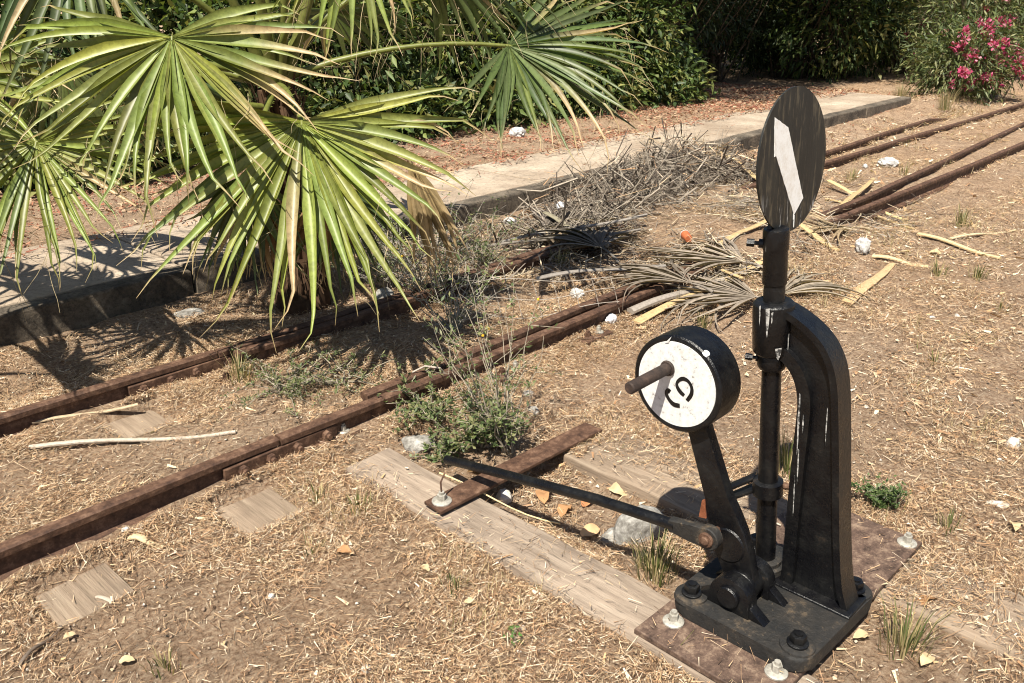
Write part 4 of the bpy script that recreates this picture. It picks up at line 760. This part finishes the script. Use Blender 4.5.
YEL = (.50, .36, .185); PALE = (.46, .39, .31); GRY = (.26, .23, .20)
stick((636, 326), (766, 268), .062, .012, 'broad flat yellow palm stalk slanting left of the mast', YEL, za=.01, zb=.05)
stick((650, 254), (742, 290), .040, .012, 'curved yellow stalk below the orange can', YEL, .05, za=.03, zb=.06)
stick((718, 247), (772, 222), .05, .014, 'yellow stalk running behind the disc foot', YEL, zb=.03)
stick((720, 167), (768, 190), .07, .015, 'yellow stalk on the brush heap left of the disc', YEL, zb=.03, za=.12)
stick((846, 306), (892, 266), .075, .020, 'wedge shaped broken stalk pointing down left of the twin tufts', (.55, .37, .20), taper=.6)
stick((918, 236), (1000, 260), .045, .022, 'long stick with a dark end below the right rails', (.58, .46, .26), taper=.6)
stick((790, 222), (838, 252), .06, .02, 'yellow stalk left of the crumpled white litter', YEL)
stick((828, 188), (902, 222), .050, .016, 'upper of the two crossing yellow stalks right of the disc', (.62, .48, .24), -.03, za=.05, zb=.01)
stick((826, 200), (914, 230), .035, .012, 'lower thin yellow stalk crossing right of the disc', YEL, .02)
stick((838, 214), (872, 186), .05, .016, 'short stalk lying across the crossing yellow stalks', YEL, za=.02, zb=.05)
stick((872, 258), (928, 268), .05, .018, 'short flat stalk right of the crumpled white litter', (.62, .48, .28))
stick((950, 240), (1015, 231), .03, .012, 'thin pale stalk near the right edge', (.60, .48, .30))
stick((0, 436), (138, 406), .024, .012, 'long pale stalk by the far rail at the left edge', (.48, .37, .24), .02)
stick((30, 450), (236, 434), .021, .016, 'bleached fuzzy stick lying between the rails at left', PALE, -.01)
stick((630, 317), (722, 288), .055, .035, 'grey log piece along the near rail', (.30, .26, .22), za=.01, zb=.03)
stick((536, 298), (664, 284), .05, .012, 'dark grey flat stalk across the rails', GRY, .03, za=.1, zb=.1)
stick((500, 252), (646, 228), .035, .018, 'dark grey stalk among the dead fronds', GRY, za=.05, zb=.08)
stick((545, 228), (596, 258), .05, .012, 'olive grey broken stalk leaning over the dark fronds', (.28, .25, .17), za=.10, zb=.06)
stick((455, 262), (640, 240), .025, .016, 'long thin grey branch behind the far rail', (.22, .19, .16), za=.06, zb=.06)
stick((20, 668), (62, 628), .012, .010, 'small dark twig near the lower left corner', (.16, .12, .09))
stick((90, 600), (132, 606), .014, .006, 'pale thin stalk right of the left timber patch', PALE)
stick((130, 540), (165, 548), .028, .012, 'yellowish bark strip in front of the near rail at left', (.58, .46, .28))
stick((440, 482), (560, 530), .007, .006, 'thin straw stalk lying along the pale sleeper', (.66, .52, .28), -.02, za=.03, zb=.02)

# ---------------------------------------------------------------- stones and rubbish
def rock(px, py, r, label, m='stone', seed=0, sq=(1, .8, .6), colr=None, name='stone', cat='stone', group='stones', z=0.):
    p = gg(px, py); bm = bmesh.new(); bmesh.ops.create_icosphere(bm, subdivisions=3, radius=1); rg = np.random.default_rng(seed+int(px)); pl = rg.normal(size=(9, 3)); pl /= np.linalg.norm(pl, axis=1)[:, None]; dd = rg.uniform(.62, .9, 9); an = rg.uniform(0, 6)
    for v in bm.verts:
        c = np.array(v.co)
        for k in range(9):
            h_ = c@pl[k]
            if h_ > dd[k]: c -= pl[k]*(h_-dd[k])*.9
        c = c*np.array(sq)*r*(1+.05*math.sin(c[0]*9)*math.cos(c[1]*8)); v.co = (c[0]*math.cos(an)-c[1]*math.sin(an), c[0]*math.sin(an)+c[1]*math.cos(an), c[2])
    bmesh.ops.translate(bm, verts=bm.verts, vec=p+Vector((0, 0, r*sq[2]*.25+z))); bm_link(name, bm, m, smooth=28, col=colr if colr else (.7, .7, .7), label=label, cat=cat, group=group)
rock(640, 535, .095, 'large grey and white stone under the rod', seed=1, sq=(1, .7, .85)); rock(504, 500, .038, 'white stone beside the iron strap', 'pale', 2, (.8, .7, .9)); rock(418, 446, .075, 'grey stone under the leafy weed', seed=3, sq=(1, .8, .5)); rock(612, 540, .05, 'small grey stone left of the large one', seed=4)
rock(534, 412, .03, 'grey stone right of the spindly weed', seed=5); rock(528, 395, .026, 'small stone behind the spindly weed', seed=6)
rock(1012, 446, .035, 'pointed white stone at the right edge', 'pale', 7, (.8, .7, .9)); rock(998, 505, .03, 'flat white stone below the pointed one', 'pale', 8, (1.3, .7, .35))
rock(385, 303, .085, 'big grey stone among weeds beside the palm trunk', seed=9, sq=(1, .8, .8)); rock(190, 314, .06, 'flat grey stone at the foot of the kerb', seed=10, sq=(1.3, .8, .35))
for (px, py, r, lab) in ((367, 670, .016, 'white pebble at the bottom edge left of centre'), (271, 597, .013, 'white pebble below the left timber patches'), (596, 578, .008, 'left white pebble on the pale sleeper'), (523, 628, .011, 'white pebble in front of the pale sleeper'), (519, 652, .008, 'smaller white pebble below the one in front of the sleeper'), (140, 505+26, .012, 'white pebble near the left rail'), (658, 608, .008, 'white pebble at the sleeper end by the base plate'), (125, 530, .013, 'round white pebble below the rail at left'), (57, 540, .018, 'white chip against the near rail at left'), (866, 640-85, .009, 'white pebble beside the pedestal foot'), (1000, 460, .01, 'small pale pebble below the pointed white stone'), (866, 407, .012, 'pale pebble right of the pedestal'), (932, 318, .016, 'white pebble below the left dark tuft'), (957, 316, .016, 'white pebble below the right dark tuft'), (570, 640, .007, 'tiny pale pebble right of the sprout')):
    rock(px, py, r, lab, 'pale', int(py), (1, .8, .6), name='pebble', cat='pebble', group='white pebbles')
# crumpled paper / cups
def crumple(px, py, r, label, colr=(.50, .49, .47), sq=(1, .7, .7), seed=0, z=.0, name='paper_litter'):
    p = gg(px, py); bm = bmesh.new(); bmesh.ops.create_icosphere(bm, subdivisions=3, radius=1); rg = np.random.default_rng(seed+3); an = rg.uniform(0, 6)
    for v in bm.verts:
        k = 1+.22*float(vnoise([v.co.x*2+v.co.z], [v.co.y*2-v.co.z], 2.6, seed)[0])*2+rg.normal()*.05; c = Vector((v.co.x*sq[0], v.co.y*sq[1], v.co.z*sq[2]))*r*k; v.co = Matrix.Rotation(an, 3, 'Z') @ c
    bmesh.ops.translate(bm, verts=bm.verts, vec=p+Vector((0, 0, r*sq[2]*.7+z))); bm_link(name, bm, 'plain', col=colr, label=label, cat='litter', group='white litter')
crumple(862, 252, .055, 'crumpled white paper right of the mast', seed=1, sq=(.8, .8, 1)); crumple(577, 297, .040, 'crumpled white wrapper between the rails', seed=2); crumple(611, 322, .035, 'white scrap in front of the near rail', (.62, .62, .64), seed=3); crumple(560, 216, .045, 'white scrap behind the dark dead fronds', (.62, .63, .66), seed=4, z=.05); crumple(510, 228, .045, 'white scrap left of the dead fronds', seed=5, z=.02); crumple(888, 166, .075, 'white lump between the split rails at right', seed=6, sq=(1.2, .7, .6)); crumple(517, 137, .08, 'white paper on the platform beneath the right frond', seed=7); crumple(865, 168-0, .03, 'small white scrap left of the lump between the rails', seed=8)
def cup(px, py, r, L, ang, label, colr, name, lid=None, z=.0):
    p = gg(px, py)+Vector((0, 0, r+z)); d = Vector((math.cos(ang), math.sin(ang), .08)).normalized(); e = empty(name, p-Vector((0, 0, r)), label=label, cat='litter', group='cups and cans')
    bm = bmesh.new(); tube(bm, [p-d*L/2, p-d*L*.46, p+d*L*.46, p+d*L/2], [r*.74, r*.8, r, r*.97], 22); bm_link('body', bm, 'plain', e, smooth=35, col=colr)
    bm = bmesh.new(); tube(bm, [p+d*L*.46, p+d*L*.53], [r*1.08, r*1.08], 22); bm_link('rim', bm, 'plain', e, smooth=35, col=lid or colr)
cup(607, 248, .035, .13, .35, 'dented white plastic cup lying before the dead fronds', (.70, .73, .76), 'plastic_cup', z=.01)
cup(686, 246, .028, .075, .9, 'orange and white tin can on the grey fronds', (.46, .13, .05), 'tin_can', (.62, .60, .57), z=.03)
# larger dry leaves
def dryleaf(px, py, L, label, colr, seed, z=.012):
    rg = np.random.default_rng(seed); p = gg(px, py)+Vector((0, 0, z)); an = rg.uniform(0, 6.28); V = []; n = 7
    for i in range(n):
        t = i/(n-1); w_ = L*.30*math.sin(math.pi*min(1, t*.92+.08))**.8; zc = .16*L*math.sin(t*3)+.02*rg.normal()*L
        for s in (-1, 0, 1): V.append(((t-.5)*L, s*w_, zc+abs(s)*w_*rg.uniform(.1, .7)))
    R = Matrix.Rotation(an, 4, 'Z') @ Matrix.Rotation(rg.normal()*.3, 4, 'X'); V = [tuple(p+(R @ Vector(v))) for v in V]; F = []
    for i in range(n-1): a = i*3; F += [(a, a+1, a+4, a+3), (a+1, a+2, a+5, a+4)]
    C = np.array(colr)*rng.uniform(.8, 1.15, (len(V), 1)); link('dry_leaf', mesh_np('dry_leaf', V, F, C, True), 'straw', label=label, cat='leaf', group='large dry leaves')
OR = (.42, .23, .11); LY = (.55, .42, .25)
for i, (px, py, L, lab, c) in enumerate([(478, 478, .11, 'curled yellow leaf against the iron strap', LY), (622, 492, .12, 'yellow dry leaf above the rod', LY), (545, 500, .12, 'orange brown leaf below the rod', OR), (565, 515, .10, 'second orange leaf in the hollow under the rod', OR), (590, 535, .09, 'pale orange leaf at the edge of the pale sleeper', (.62, .40, .22)), (585, 505, .07, 'rust coloured leaf right under the rod', (.48, .2, .09)), (927, 606, .085, 'orange brown leaf by the right corner tuft', OR), (860, 640, .06, 'pale leaf beside the base casting edge', LY), (925, 665, .07, 'pale yellow leaf near the bottom right', LY), (1012, 530, .07, 'yellowish leaf at the right edge', LY), (470, 606, .045, 'pale leaf left of the sprout', LY), (425, 590-18, .045, 'narrow pale leaf in the middle foreground', LY), (345, 555, .06, 'rusty leaf left of the pale sleeper', OR), (70, 640, .04, 'pale upright leaf at lower left', LY), (128, 665, .05, 'pale leaf by the bottom edge at left', LY), (640, 495, .06, 'small tan leaf on the grey-brown sleeper', LY), (905, 255, .10, 'broad pale leaf by the crossing stalks', LY), (935, 255, .09, 'pale leaf under the long stick', LY), (645, 560, .06, 'yellow leaf behind the clevis', LY), (690, 250, .07, 'orange leaf beside the tin can', OR)]):
    dryleaf(px, py, L*.8, lab, c, 60+i)
# wire mesh scrap between the rails
we = empty('wire_mesh', gg(520, 312), label='scrap of bent rusty wire mesh over the rails behind the weeds', cat='wire mesh')
A = gp(452, 300, .16); B = gp(610, 290, .16); bm = bmesh.new(); rg = random.Random(2)
for k in range(3): tube(bm, [A.lerp(B, t)+Vector((0, 0, .085*(1-k)*(.6+.4*math.sin(t*3)))) + Vector((0, -.03*k, .02*math.sin(t*7+k))) for t in [i/14 for i in range(15)]], .0022, 5)
for i in range(9): q = A.lerp(B, i/8); tube(bm, [q+Vector((0, 0, .07)), q+Vector((.01, -.03, -.02)), q+Vector((.01, -.06, -.11))], .0018, 5)
bm_link('wires', bm, 'plain', we, col=(.36, .31, .26))
bm = bmesh.new(); tube(bm, [gp(413, 380, .03), gp(413, 372, .10), gp(425, 366, .12), gp(440, 368, .12), gp(447, 376, .07)], .004, 6); bm_link('bent_wire', bm, 'plain', smooth=50, col=(.40, .34, .28), label='bent wire hoop standing against the near rail', cat='wire')
